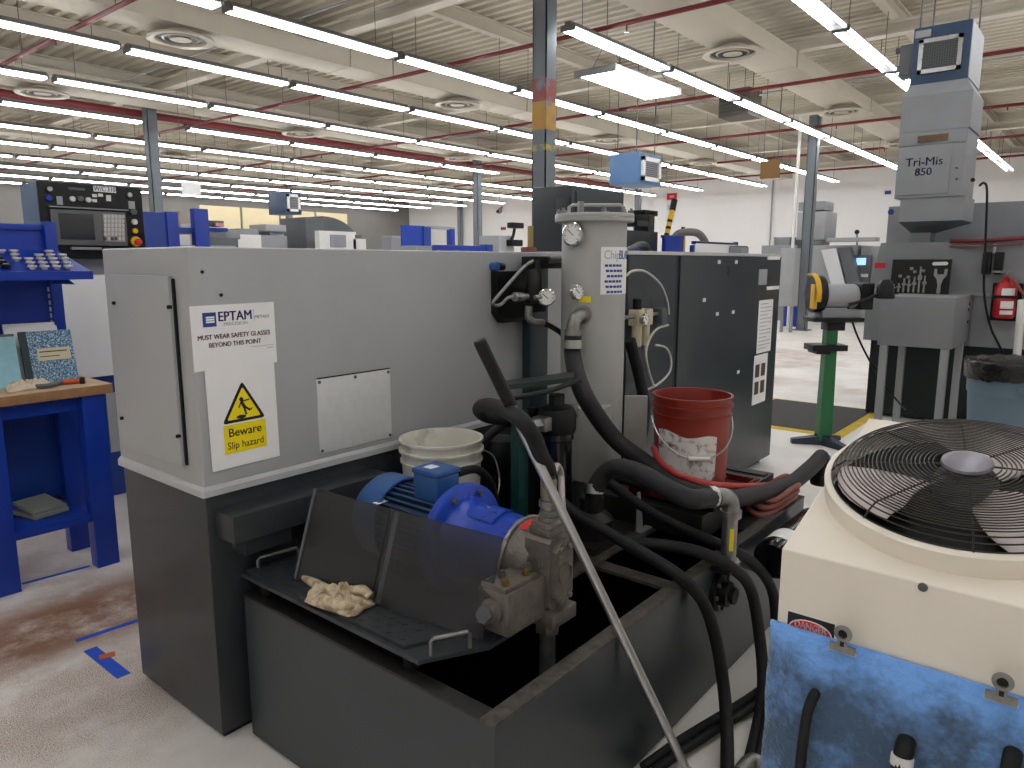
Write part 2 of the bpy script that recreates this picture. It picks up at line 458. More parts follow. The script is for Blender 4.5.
# ------------------------------------------------------------------ fluorescent fixtures
LZ, PITCH, LL = 4.2, 2.44, 2.34
ROWS = [2.78 + 2.42 * k for k in range(-2, 12)]
def make_lamp(loc, label):
    t = thing('fluorescent_fixture', label, 'ceiling light', loc, 'fluorescent fixtures hung in rows')
    x, y, z = loc
    b = MB()
    b.box(x, x + LL, y - .045, y + .045, z + .03, z + .085, FLUO_HOUSING, .004)
    b.hull([(x, y - .088, z + .026), (x + LL, y - .088, z + .026), (x + LL, y - .045, z + .05), (x, y - .045, z + .05)],
           [(x, y - .088, z + .029), (x + LL, y - .088, z + .029), (x + LL, y - .045, z + .053), (x, y - .045, z + .053)], FLUO_HOUSING)
    b.hull([(x, y + .088, z + .026), (x + LL, y + .088, z + .026), (x + LL, y + .045, z + .05), (x, y + .045, z + .05)],
           [(x, y + .088, z + .029), (x + LL, y + .088, z + .029), (x + LL, y + .045, z + .053), (x, y + .045, z + .053)], FLUO_HOUSING)
    b.box(x - .0, x + .02, y - .1, y + .1, z - .02, z + .05, FLUO_HOUSING).box(x + LL - .02, x + LL, y - .1, y + .1, z - .02, z + .05, FLUO_HOUSING)
    b.out('housing', t)
    for s in (-1, 1):
        MB().cyl((x + .03, y + .076 * s, z), (x + LL - .03, y + .076 * s, z), .017, TUBE, n=8).out('tube', t)
    for xx in (.3, LL - .3):
        MB().cyl((x + xx, y, z + .08), (x + xx, y, 4.905), .005, GREYD, n=5).out('hanger', t)
    return t
ORD = ['', 'first', 'second', 'third', 'fourth', 'fifth', 'sixth', 'seventh', 'eighth', 'ninth', 'tenth', 'eleventh', 'twelfth']
lamp0 = None
for ri, y in enumerate(ROWS):
    k0 = int(math.floor((max(-6.3, y * .285 - 3.2 if y > 13 else -6.3) - 4.5) / PITCH)) + 1
    seen = 0
    for k in range(k0, 9):
        x = 4.5 + PITCH * k
        if y < 2 and x > 12: continue
        if abs(y - 5.2) < .1 and x < 6.9: continue
        if abs(y - 5.2) < .1: x += .4
        if abs(y - 14.88) < .1 and x > 6.3: x += .81
        if abs(y - 14.88) < .1 and 16.5 < x < 18.5: continue
        seen += 1
        rn = ri - 1
        hd = math.degrees(math.atan2(y, x + 1.2))
        inview = 4.0 < hd < 75 and y > 2 and x + y > 7
        if rn > 0 and rn <= 8 and inview:
            lab = 'twin-tube fluorescent fixture in the %s row from the right, about %d metres away along it' % (ORD[rn], round(x + 1.2))
        elif inview:
            lab = 'small distant twin-tube fluorescent fixture in the thin rows low over the back of the hall'
        else:
            lab = 'twin-tube fluorescent fixture hung over the near aisle beside the camera'
        if lamp0 is None:
            lamp0 = make_lamp((x, y, LZ), lab); lt = [(c, kids(c)) for c in kids(lamp0)]; base = Vector((x, y, LZ))
        else:
            o = dup(lamp0, Vector((x, y, LZ)) - base, lab, tree=lt)
# the broad six-tube high bay
x0, x1, y0, y1, z = 8.75, 10.65, 5.42, 6.08, 4.08
t = thing('high_bay_light', 'broad white high-bay light with six bright tubes under the nearest purlins', 'ceiling light', (x0, y0, z))
b = MB().box(x0, x1, y0, y1, z + .045, z + .06, FLUO_HOUSING).box(x0, x0 + .03, y0, y1, z - .03, z + .05, FLUO_HOUSING).box(x1 - .03, x1, y0, y1, z - .03, z + .05, FLUO_HOUSING)
b.box(x0 + .5, x1 - .5, (y0 + y1) / 2 - .12, (y0 + y1) / 2 + .12, z + .06, z + .13, GREYL, .01)
b.out('reflector_tray', t)
for k in range(6):
    yy = y0 + .07 + k * (y1 - y0 - .14) / 5
    MB().cyl((x0 + .03, yy, z), (x1 - .03, yy, z), .02, TUBE, n=8).out('tube', t)
for xx in (x0 + .3, x1 - .3):
    MB().tube([(xx, y0 + .05, z + .06), (xx, (y0 + y1) / 2, 4.55), (xx, y1 - .05, z + .06)], .006, GREYD, n=5, sub=1).out('hanger', t)
    MB().cyl((xx, (y0 + y1) / 2, 4.55), (xx, (y0 + y1) / 2, 5.09), .006, GREYD, n=5).out('hanger', t)

# ------------------------------------------------------------------ ducts, diffusers, sprinkler pipes
for yy, nm in ((4.4, 'nearest the right'), (9.6, 'in the middle'), (14.4, 'farther left'), (20.1, 'far left')):
    t = thing('supply_duct', 'long cream rectangular air duct under the deck, ' + nm, 'air duct', (2, yy, 4.46), 'air ducts')
    MB().box(1.0, 27.0, yy - .3, yy + .3, 4.46, 4.7, DUCTM).out('duct_run', t)
    for k in range(6):
        x = 3.2 + 4.3 * k
        MB().box(x - .03, x + .03, yy - .325, yy + .325, 4.455, 4.715, DUCTM).out('joint_flange', t)
di = 0
for yy in (4.4, 9.6, 14.4, 20.1):
    for k in range(5):
        x = 5.0 + 5.12 * k
        if math.degrees(math.atan2(yy, x)) > 77: continue
        t = thing('round_diffuser', 'round cream diffuser with dark slots under the %s duct, %s from its near end' % ({4.4: 'right', 9.6: 'middle', 14.4: 'left', 20.1: 'far left'}[yy], ORD[k + 1]), 'air diffuser', (x, yy, 4.36), 'round ceiling diffusers')
        M = Matrix.Translation((x, yy, 0))
        MB().lathe([(.17, 4.459), (.17, 4.44), (.2, 4.425), (.4, 4.37), (.41, 4.355), (.4, 4.345), (.31, 4.35), (.3, 4.39)], DUCTM, M, 32, caps=False).out('flared_ring', t)
        MB().lathe([(.001, 4.395), (.3, 4.395), (.3, 4.388), (.001, 4.388)], BLK, M, 32).out('dark_slot', t)
        MB().lathe([(.001, 4.37), (.1, 4.355), (.13, 4.355), (.12, 4.37), (.001, 4.382)], DUCTM, M, 32, caps=False).lathe([(.2, 4.355), (.225, 4.365), (.225, 4.37), (.2, 4.36)], DUCTM, M, 32, close=True).out('centre_cone', t)
for i, (x, za) in enumerate(((4.0, 4.62), (8.15, 4.62), (12.5, 4.62), (16.7, 4.62), (20.8, 4.62), (24.6, 4.62))):
    t = thing('sprinkler_branch_pipe', 'dark red sprinkler branch pipe running across the hall, %s one from the near end' % ORD[i + 1], 'sprinkler pipe', (x, 0, za), 'sprinkler branch pipes')
    ye = 30
    MB().tube([(x, -3, 4.395), (x, ye, 4.395)], .03, REDP, n=8, raw=True).out('pipe', t)
    for k in range(9):
        y = 1.9 + 3.0 * k
        MB().cyl((x, y, 4.37), (x, y, 4.3), .012, REDP, n=8).lathe([(.02, 4.3), (.032, 4.295), (.032, 4.29), (.01, 4.288)], STEEL, Matrix.Translation((x, y, 0)), 8).out('sprinkler_head', t)
        MB().cyl((x, y + 1.2, 4.42), (x, y + 1.2, 5.09), .006, GREYD, n=5).out('hanger', t)
t = thing('sprinkler_main_pipe', 'thick dark red sprinkler main running the length of the hall on the left', 'sprinkler pipe', (0, 15.7, 4.5))
MB().cyl((-2, 15.72, 4.52), (26, 15.72, 4.52), .075, REDP, n=12).out('pipe', t)
for x in (4.0, 8.15, 12.5, 16.7, 20.8, 24.6):
    MB().cyl((x, 15.72, 4.4), (x, 15.72, 4.46), .04, REDP, n=10).out('riser', t)
def conduit(name, label, pts, r=.015, m=GREYL):
    tag(MB().tube(pts, r, m, n=6, raw=True).out(name), label, 'conduit', 'electrical conduits')
conduit('electrical_conduit', 'thin grey conduit under the deck across the first bay', [(6.2, 1, 4.735), (6.2, 26, 4.735)])
conduit('electrical_conduit', 'thin grey conduit under the deck across the second bay', [(14.4, 1, 4.735), (14.4, 26, 4.735)])
conduit('electrical_conduit', 'pale vertical conduit dropping beside the right hand grey column', [(17.0, 5.75, 4.7), (17.0, 5.75, 0)], .035, WPLAST)
# ------------------------------------------------------------------ hanging air cleaners and boards
def air_cleaner(label, x0, x1, y0, y1, z0, z1, gm):
    t = thing('hanging_air_cleaner', label, 'air cleaner', (x0, y0, z0), 'hanging air cleaners')
    MB().box(x0, x1, y0, y1, z0, z1, gm, .02).out('cabinet', t)
    w, h = x1 - x0, z1 - z0
    f = MB()
    a, c = x0 + .12 * w, x1 - .12 * w; d, e = z0 + .12 * h, z1 - .12 * h
    for (p, q, r, s) in ((a, c, d, d + .07), (a, c, e - .07, e), (a, a + .07, d, e), (c - .07, c, d, e)): f.box(p, q, y0 - .05, y0, r, s, WPLAST)
    f.out('grille_frame', t)
    g = MB().box(a + .07, c - .07, y0 - .012, y0 - .004, d + .07, e - .07, GREYD)
    for k in range(7): zz = d + .1 + k * (e - d - .2) / 6; g.box(a + .07, c - .07, y0 - .03, y0 - .012, zz, zz + .015, GREYM)
    g.out('filter_grille', t)
    for xx in (x0 + .1, x1 - .1):
        for yy in (y0 + .1, y1 - .1): MB().cyl((xx, yy, z1 - .01), (xx, yy, 5.09), .008, GREYD, n=5).out('hanger', t)
air_cleaner('blue-grey air cleaner hung behind the near column, white grille frame at its right', 11.5, 12.35, 6.62, 7.2, 2.9, 3.43, BLUEG)
air_cleaner('navy air cleaner hanging far back at the left with a white framed grille', 12.15, 12.7, 18.2, 19.0, 2.88, 3.5, NAVY)
t = thing('hanging_board', 'small brown board hanging under the lights left of the grey column', 'board', (14.3, 5.2, 3.1))
MB().box(14.28, 14.32, 5.17, 5.54, 3.13, 3.46, BROWN).out('panel', t)
for yy in (5.22, 5.49): MB().cyl((14.3, yy, 3.45), (14.3, yy, 5.09), .006, GREYD, n=5).out('hanger', t)

t = thing('unit_heater', 'dark brown hanging unit heater among the pipes left of the grey column', 'heater', (13.6, 6.0, 4.0))
p, q = atX(718, 118, 13.6), atX(750, 86, 13.6)
MB().box(13.6, 14.2, q.y, p.y, p.z, q.z, mat('heater_brown', '#5b534a', .6, var=.1), .02).out('casing', t)
b = MB()
for k in range(7):
    z_ = p.z + .06 + k * (q.z - p.z - .12) / 6; b.box(13.57, 13.6, q.y + .05, p.y - .05, z_, z_ + .025, GREYD)
b.out('louvers', t)
for y_ in (q.y + .06, p.y - .06): MB().cyl((13.9, y_, q.z - .01), (13.9, y_, 5.09), .008, GREYD, n=5).out('hanger', t)
t = thing('hanging_sign', 'small white paper sign hanging beside the left grey column', 'sign', (8, 14, 2.9))
p, q = atY(182, 194, 14.0), atY(200, 183, 14.0)
MB().box(p.x, q.x, 13.99, 14.0, p.z, q.z, PAPER).out('panel', t)
for x_ in (p.x + .03, q.x - .03): MB().cyl((x_, 13.995, q.z - .01), (x_, 13.995, 5.09), .004, GREYD, n=5).out('hanger', t)
# ------------------------------------------------------------------ the lathe: light grey bar end and charcoal cabinet
YF = 2.107
t = thing('turning_machine', 'long light grey machine on a dark base with charcoal cabinet doors at its far end', 'machine', (1.07, YF, 0))
b = MB().box(1.075, 3.22, YF + .004, 2.69, .02, .84, DARK, .008)
b.box(1.09, 3.2, YF + .02, 2.67, 0, .02, BLK)
b.out('base_cabinet', t)
b = MB().box(1.07, 3.22, YF, 2.695, .86, 1.595, WHITE, .01, seg=3)
b.hull([(1.062, YF - .008, .832), (3.22, YF - .008, .832), (3.22, 2.7, .832), (1.062, 2.7, .832)], [(1.062, YF - .008, .852), (3.22, YF - .008, .852), (3.22, 2.7, .852), (1.062, 2.7, .852)], LIP)
b.hull([(1.062, YF - .008, .852), (3.22, YF - .008, .852), (3.22, 2.7, .852), (1.062, 2.7, .852)], [(1.0695, YF - .0005, .864), (3.22, YF - .0005, .864), (3.22, 2.695, .864), (1.0695, 2.695, .864)], LIP)
cov = b.out('upper_cover', t)
b = MB()
for px, py in ((202, 272), (221, 295)):
    p = atY(px, py, YF); b.cyl((p.x, YF + .002, p.z), (p.x, YF - .004, p.z), .005, BLK, n=8)
b.out('screw', t)
b = MB().box(1.068, 1.052, 2.2, 2.612, .918, 1.508, WHITE, .003)
hp = b.out('hinged_panel', t)
MB().box(1.0695, 1.062, 2.191, 2.2, .922, 1.5, BLK).out('door_gap', t)
for px, py in ((115, 303), (170, 307), (123, 418), (179, 436)):
    v = atX(px, py, 1.052); y, z = v.y, v.z
    MB().cyl((1.056, y, z), (1.046, y, z), .006, BLK, n=10).box(1.046, 1.042, y - .0015, y + .0015, z - .005, z + .005, BLK).out('lock', t)
b = MB().box(1.497, 1.83, YF - .003, YF + .001, .883, 1.148, mat('brushed_plate', '#d9d9d8', .4, metal=.25, var=.05, scale=30), .001)
pl = b.out('inspection_plate', t)
for x in (1.507, 1.663, 1.82):
    for z in (.893, 1.138):
        if x == 1.663 and z < 1: continue
        MB().lathe([(.006, 0), (.006, .003), (.002, .005)], GREYD, FY(x, YF - .003, z), 8).out('plate_screw', t)
MB().box(1.5, 1.83, YF - .002, YF, 1.149, 1.153, BLK).out('plate_shadow_gap', t)
MB().box(2.685, 2.693, YF - .001, YF + .004, .865, 1.25, GREYD).out('cover_seam', t)
# drip rail fixed along the base
b = MB().box(1.1, 1.72, 2.0, YF + .006, .695, .785, DARK, .008).box(1.15, 1.32, 2.03, YF + .006, .635, .698, DARK, .008)
b.out('drip_rail', t)
# charcoal cabinet
YC = 1.975
MB().box(3.22, 3.36, YF + .02, 2.69, .02, 1.59, DARK2).box(3.36, 5.58, YC + .03, 3.6, .03, 1.588, DARK2, .006).box(3.4, 5.55, YC + .06, 3.55, 0, .03, BLK).out('rear_cabinet', t)
MB().box(3.35, 5.61, YC - .004, 3.62, 1.588, 1.608, LIP, .004).out('top_edge_strip', t)
MB().box(3.36, 3.9, YC, YC + .035, .05, 1.586, DARK2, .006).out('cabinet_door', t)
MB().box(3.955, 5.605, YC, YC + .035, .05, 1.586, DARK2, .006).out('cabinet_door', t)
MB().box(3.9, 3.953, YC + .012, YC + .03, .05, 1.586, DARK, .002).out('door_post', t)
for px, py in ((719, 262), (736, 262), (704, 300), (717, 314), (733, 312), (738, 372)):
    p = atY(px, py, YC); MB().box(p.x - .02, p.x + .02, YC - .004, YC, p.z - .012, p.z + .012, WPLAST, .002).out('latch_sticker', t)
p = atY(762.5, 277, YC); MB().box(p.x - .08, p.x + .08, YC - .004, YC, p.z - .055, p.z + .055, GREYL, .002).out('rating_plate', t)
for px, py in ((774, 258), (773, 288)):
    p = atY(px, py, YC); MB().box(p.x - .13, p.x + .12, YC - .004, YC, p.z - .012, p.z + .014, PAPER, .002).out('name_strip', t)

# sheets on the machine
def sheet(name, label, M, w, h, m=PAPER, cat='sign', thick=.0015):
    t = thing(name, label, cat, M.translation)
    MB().box(0, w, 0, h, 0, thick, m, M=M).out('sheet', t)
    return t
M = FY(1.066, YF - .001, 1.224) @ Matrix.Rotation(R(.4), 4, 'Z')
t = sheet('safety_notice', 'white safety glasses notice on the corner of the light grey machine', M, .281, .197)
M2 = M @ Matrix.Translation((0, 0, .002))
b = MB()
b.box(.037, .08, .132, .175, 0, .0006, INKB, M=M2)
for (a, c, d, e) in ((.047, .074, .158, .163), (.047, .074, .151, .156), (.047, .074, .144, .149)): b.box(a, c, d, e, .0006, .0012, PAPER, M=M2)
b.out('logo', t)
text('EPTAM', .042, M2 @ Matrix.Translation((.1435, .1595, 0)), INKB, t, bold=.0007, sx=.9)
text('PRECISION', .0145, M2 @ Matrix.Translation((.1435, .1365, 0)), INKG, t, sx=1.15)
MB().box(.206, .2072, .14, .178, 0, .0006, INKG, M=M2).out('divider', t)
text('METALS', .015, M2 @ Matrix.Translation((.235, .152, 0)), INKG, t)
text('MUST WEAR SAFETY GLASSES', .0205, M2 @ Matrix.Translation((.139, .1, 0)), INKR, t, bold=.0002, sx=.9)
text('BEYOND THIS POINT', .0205, M2 @ Matrix.Translation((.139, .075, 0)), INKR, t, bold=.0002, sx=.9)
MB().box(.19, .272, .0585, .06, 0, .0006, INKG, M=M2).box(.248, .27, .05, .0525, 0, .0006, INKG, M=M2).out('rule', t)
M = FY(1.1, YF - .003, .908) @ Matrix.Rotation(R(.6), 4, 'Z')
t = sheet('slip_hazard_sign', 'white sign with yellow slip hazard triangle below the safety notice', M, .237, .322)
M2 = M @ Matrix.Translation((0, 0, .002))
def tri(s, cx=.118, cy=.185): return [(cx - .075 * s, cy - .043 * s), (cx + .075 * s, cy - .043 * s), (cx, cy + .086 * s)]
def rounded(poly, r, n=4):
    out = []
    for i, p in enumerate(poly):
        p, a, c = Vector(p), Vector(poly[i - 1]), Vector(poly[(i + 1) % len(poly)])
        u, v = (a - p).normalized() * r, (c - p).normalized() * r
        for k in range(n + 1):
            q = k / n; out.append(((p + u) * (1 - q) ** 2 + p * 2 * q * (1 - q) + (p + v) * q ** 2)[:])
    return out
MB().prism(rounded(tri(1.0), .014), 0, .0006, INK, M2).out('triangle_border', t)
MB().prism(rounded(tri(.78), .008), .0006, .0012, YEL, M2).out('triangle_field', t)
b = MB(); z0, z1 = .0012, .0018
b.prism([(.1115 + .007 * math.cos(a), .213 + .007 * math.sin(a)) for a in [k * PI / 6 for k in range(12)]], z0, z1, INK, M2)
for q in ([(.106, .205), (.115, .207), (.128, .186), (.117, .182)], [(.108, .206), (.112, .207), (.104, .186), (.1, .188)], [(.112, .204), (.114, .208), (.14, .212), (.138, .207)],
          [(.119, .186), (.127, .187), (.141, .178), (.137, .172)], [(.117, .182), (.124, .184), (.127, .168), (.121, .166)], [(.137, .172), (.141, .178), (.149, .182), (.146, .176)], [(.121, .166), (.127, .168), (.13, .163), (.122, .161)]):
    b.prism(q, z0, z1, INK, M2)
b.prism([(.108 + .017 * math.cos(a), .1575 + .006 * math.sin(a)) for a in [k * PI / 8 for k in range(16)]], z0, z1, INK, M2)
b.out('slipping_figure', t)
MB().box(.045, .192, .045, .137, 0, .0006, YEL, M=M2).out('caption_panel', t)
M3 = M2 @ Matrix.Translation((0, 0, .0006))
text('Beware', .038, M3 @ Matrix.Translation((.118, .11, 0)), INK, t, bold=.0004)
text('Slip hazard', .0325, M3 @ Matrix.Translation((.118, .069, 0)), INK, t, sx=.9)
# instruction sheets on the charcoal door
a, c, d, e = atY(756, 354, YC), atY(774, 299, YC), atY(753, 405, YC), atY(770, 352, YC)
t = sheet('instruction_sheet', 'upper white page of printed text on the charcoal cabinet door', FY(a.x, YC - .001, a.z), c.x - a.x - .02, c.z - a.z)
b = MB()
for k in range(13):
    z = .03 + k * (c.z - a.z - .06) / 12
    b.box(.03, (c.x - a.x) * (.85 if k % 3 else .6), z, z + .006, 0, .0005, INKG, M=FY(a.x, YC - .003, a.z))
b.out('text_lines', t)
t = sheet('photo_sheet', 'lower white page with four small dark photos on the charcoal door', FY(d.x - .03, YC - .001, d.z), e.x - d.x - .02, e.z - d.z)
b = MB(); w, h = e.x - d.x, e.z - d.z
for (u, v) in ((.1, .55), (.5, .55), (.1, .2), (.5, .2)): b.box(u * w, (u + .28) * w, v * h, (v + .26) * h, 0, .0006, mat('photo_brown', '#4e3f3c', .6, var=.5, scale=40), M=FY(d.x - .03, YC - .003, d.z))
b.out('photos', t)

# ------------------------------------------------------------------ coolant tank
t = thing('coolant_tank', 'long open grey steel coolant tank in front of the machine, rim worn bare', 'tank', (1.15, 1.0, 0))
TX0, TX1, TY0, TY1, TZ = 1.15, 3.3, .995, 2.055, .5
b = MB()
for (p, q, r, s) in ((TX0, TX1, TY0, TY0 + .008), (TX0, TX1, TY1 - .008, TY1), (TX0, TX0 + .008, TY0 + .008, TY1 - .008), (TX1 - .008, TX1, TY0 + .008, TY1 - .008)): b.box(p, q, r, s, .02, TZ, TANKP)
b.box(TX0, TX1, TY0, TY1, .012, .022, TANKP)
b.out('shell', t)
for x in (1.3, 2.2, 3.1):
    for y in (1.1, 1.95): MB().box(x - .05, x + .05, y - .04, y + .04, 0, .013, BLK).out('foot', t)
b = MB().box(TX0 - .002, TX1, TY0 - .002, TY0 + .045, TZ - .006, TZ + .004, RIM, .002).box(TX0 - .002, TX0 + .045, TY0 + .045, TY1, TZ - .006, TZ + .004, GRIME, .002)
b.out('rim', t)
MB().box(2.045, 2.105, TY0 + .045, 1.34, TZ - .01, TZ + .003, RIM, .002).out('cross_bar', t)
b = MB().box(1.9, 3.28, 1.315, 1.37, TZ - .006, TZ + .004, RIM, .002)
b.out('long_bar', t)
MB().box(1.195, 1.9, 1.33, TY1 - .01, TZ - .012, TZ, GRIME).box(1.9, 3.28, 1.37, TY1 - .01, TZ - .012, TZ, GRIME).box(2.72, 3.28, TY0 + .045, 1.315, TZ - .012, TZ, GRIME).out('deck_plate', t)
MB().box(1.16, 3.29, TY0 + .01, TY1 - .01, .18, .2, mat('dark_coolant', '#0a0a09', .08)).out('coolant_surface', t)
b = MB().box(2.5, 3.25, 1.12, 1.62, TZ, .6, GRIME, .006)
for k in range(7): b.box(2.56 + k * .1, 2.6 + k * .1, 1.13, 1.6, .6, .606, GRIME)
b.out('raised_cover', t)
# flange on the outside of the tank
t2 = MB().lathe([(.07, 0), (.07, .02), (.045, .022), (.045, .05), (.03, .055), (.03, .07)], BLK, FY(2.37, TY0, .385), 28).out('drain_flange', t)
for k in range(8):
    a = k * PI / 4; MB().hexnut((2.37 + .058 * math.cos(a), TY0 - .018, .385 + .058 * math.sin(a)), (2.37 + .058 * math.cos(a), TY0 - .03, .385 + .058 * math.sin(a)), .008, GREYD).out('bolt', t2)

# glossy drum beside the tank
t = thing('filter_drum', 'glossy black horizontal drum with white label between tank and cream unit', 'drum', (2.5, .9, .36))
MB().lathe([(.001, 0), (.06, .0), (.075, .012), (.075, .5), (.06, .52), (.001, .52)], BLKG, frame((2.66, .905, .43), (0, 1, 0), (0, 0, 1), (1, 0, 0)), 36).out('drum_body', t)
b = MB(); n = 10
vs = []
for k in range(n + 1):
    a = R(35 + 95 * k / n)
    for x in (2.72, 2.83): vs.append((x, .905 + .0765 * math.cos(a), .43 + .0765 * math.sin(a)))
b.add(vs, [(2 * k, 2 * k + 1, 2 * k + 3, 2 * k + 2) for k in range(n)], PAPER)
b.out('label_sheet', t)
for x in (2.72, 3.05): MB().box(x, x + .03, .87, TY0 + .001, .34, .36, GRIME).out('bracket', t)

# ------------------------------------------------------------------ motor platform, shield, rag
t = thing('motor_platform', 'dark tread plate platform on posts over the left end of the tank', 'platform', (1.3, 1.6, .5))
poly = [(1.165, 1.265), (1.335, 1.172), (1.44, 1.172), (1.47, 1.3), (1.47, 2.09), (1.165, 2.09)]
MB().prism(poly, .545, .557, DIAM).out('lower_plate', t)
poly2 = [(1.18, 1.33), (1.3, 1.28), (1.465, 1.28), (1.465, 2.08), (1.18, 2.08)]
b = MB().prism(poly2, .557, .567, DIAM)
for i in range(9):
    for j in range(26):
        x = 1.2 + i * .03; y = 1.36 + j * .0275
        a = R(45 if (i + j) % 2 else -45)
        b.box(-.009, .009, -.0022, .0022, .567, .5686, DIAM, M=Matrix.Translation((x, y, 0)) @ Matrix.Rotation(a, 4, 'Z'))
b.out('tread_plate', t)
for (x, y) in ((1.2, 1.33), (1.2, 2.0), (1.42, 1.25), (1.42, 2.0)): MB().cyl((x, y, .5), (x, y, .546), .02, BLK, n=14).out('foot', t)
for (p, q) in (((1.205, 1.257), (1.296, 1.207)), ((1.213, 2.066), (1.346, 2.036))):
    h = .045
    MB().tube([(p[0], p[1], .557), (p[0], p[1], .557 + h * .8), (p[0] + .006, p[1] - .003, .557 + h), (q[0] - .006, q[1] + .003, .557 + h), (q[0], q[1], .557 + h * .8), (q[0], q[1], .557)], .006, GALV, n=8, raw=True).out('lift_handle', t)
t = thing('splash_shield', 'smoked see-through splash shield leaning before the blue motor', 'shield', (1.27, 1.55, .57))
A, B, up_ = Vector((1.238, 1.895, .57)), Vector((1.325, 1.19, .57)), Vector((.09, .0, .272))
nrm = (B - A).cross(up_).normalized() * .004
def shp(f, g): return A + (B - A) * f + up_ * g
def pane(q): MB().hull([v - nrm * .5 for v in q], [v + nrm * .5 for v in q], SMOKE).out('panel', t)
pane([shp(0, 0), shp(.445, 0), shp(.445, .97), shp(0, 1)])
pane([shp(.455, 0), shp(1, 0), shp(1, .95), shp(.455, .97)])
for f, o_ in ((.437, 1), (.463, 1)):
    MB().tube([shp(f, .02) - nrm * 2, shp(f, .96) - nrm * 2], .005, GREYD, n=8, raw=True).out('hinge', t)
b = MB()
q = [shp(.466, .02), shp(.49, .02), shp(.49, .95), shp(.466, .95)]
b.hull([v - nrm for v in q], [v - nrm * .4 for v in q], GREYM)
b.out('hinge_leaf', t)
for k in range(5):
    c = shp(.478, .12 + .19 * k) - nrm * 1.2
    MB().ball(c, .004, STEEL, 8).out('rivet', t)
q = [shp(-.006, 0), shp(.008, 0), shp(.008, 1), shp(-.006, 1)]
MB().hull([v - nrm * 1.4 for v in q], [v + nrm * 1.4 for v in q], GREYD).out('edge_trim', t)

def cloth(name, label, c, w, l, h, seed, m=CLOTH, rz=0.0):
    """A crumpled rag: a folded sheet in ridges, thick at the middle."""
    b = MB(); nx, ny = 34, 26; vs = []
    Mr = Matrix.Translation(c) @ Matrix.Rotation(rz, 4, 'Z')
    for i in range(nx):
        for j in range(ny):
            u, v = i / (nx - 1) * 2 - 1, j / (ny - 1) * 2 - 1
            rr = math.hypot(u, v); ang = math.atan2(v, u)
            edge = 1 + .22 * noise.noise((math.cos(ang) * 1.6 + seed, math.sin(ang) * 1.6, 1))
            fall = max(0, 1 - (rr / 1.15) ** 2)
            f = abs(noise.noise((u * 1.7 + seed, v * 3.1, 0))) * .9 + .5 * abs(noise.noise((u * 4.3, v * 5.1 + seed, 3)))
            z = .004 + h * (fall ** .55) * (.35 + 1.1 * f)
            vs.append((u * w * edge * (1 - .12 * v * v), v * l * edge * (1 - .15 * u * u), z))
    top = vs; bot = [(p[0], p[1], .001) for p in vs]
    N = nx * ny
    fs = [(i * ny + j, (i + 1) * ny + j, (i + 1) * ny + j + 1, i * ny + j + 1) for i in range(nx - 1) for j in range(ny - 1)]
    fb = [tuple(N + k for k in reversed(f)) for f in fs]
    rim = [i * ny for i in range(nx)] + [(nx - 1) * ny + j for j in range(1, ny)] + [i * ny + ny - 1 for i in range(nx - 2, -1, -1)] + [j for j in range(ny - 2, 0, -1)]
    fr = [(rim[k], N + rim[k], N + rim[(k + 1) % len(rim)], rim[(k + 1) % len(rim)]) for k in range(len(rim))]
    b.add(top + bot, fs + fb + fr, m, Mr)
    return b
b = cloth('', '', (1.225, 1.66, .57), .062, .1, .05, 3.3, rz=R(8))
b.tube([(1.19, 1.70, .585), (1.178, 1.64, .592), (1.2, 1.585, .59), (1.24, 1.575, .588)], lambda f: .017 - .004 * f, CLOTH, n=10)
b.tube([(1.235, 1.74, .58), (1.245, 1.82, .578), (1.25, 1.87, .576)], lambda f: .018 - .008 * f, CLOTH, n=10)
b.tube([(1.25, 1.64, .6), (1.262, 1.6, .612), (1.266, 1.57, .6)], .014, CLOTH, n=10)
tag(b.out('rag', angle=180), 'crumpled dirty tan rag on the tread plate before the smoked shield', 'rag')

# ------------------------------------------------------------------ motor and coolant pump
XA, ZA = 1.6, .69
BRASS = mat('brass_bolt', '#7d6a34', .4, metal=.7)
t = thing('pump_motor', 'blue electric motor with bell housing and grey cast pump over the tank', 'pump', (XA, 1.5, .5))
def AX(y): return FY(XA, y, ZA)
MB().lathe([(.001, .004), (.1, .004), (.125, .016), (.142, .04), (.143, .145), (.136, .145), (.136, .05)], MOTB, AX(1.925), 48, caps=False).out('fan_cover', t)
b = MB(); prof = []; nf = 36
for k in range(nf):
    a0 = 2 * PI * k / nf
    for da, r in ((-.045, .108), (-.03, .129), (.03, .129), (.045, .108)): prof.append((r * math.cos(a0 + da), r * math.sin(a0 + da)))
b.prism(prof, 0, .26, mat('motor_body_navy', '#263f62', .4, var=.1), AX(1.79))
b.out('finned_body', t)
b = MB().lathe([(.1, 0), (.155, 0), (.174, .006), (.174, .03), (.165, .036), (.1, .036)], BELLB, AX(1.535), 56)
b.lathe([(.132, -.03), (.14, -.02), (.14, 0)], BELLB, AX(1.535), 40, caps=False)
fl = b.out('motor_flange', t)
for k in range(8):
    a = PI / 8 + k * PI / 4
    c = AX(1.498) @ Vector((.15 * math.cos(a), .15 * math.sin(a), 0))
    MB().hexnut(c, c + Vector((0, -.014, 0)), .009, GREYD).out('bolt', fl)
bell = MB().lathe([(.1, 0), (.136, .0), (.13, .02), (.122, .05), (.116, .2), (.119, .215), (.119, .232), (.1, .232)], BELLB, AX(1.5), 48).out('bell_housing', t)
b = MB(); vs = []; n = 10
for k in range(n + 1):
    a = R(70 + 50 * k / n)
    for yy in (1.44, 1.34): vs.append((XA + .124 * math.cos(a), yy + (.03 * math.sin(k / n * PI) if yy > 1.4 else 0), ZA + .1235 * math.sin(a)))
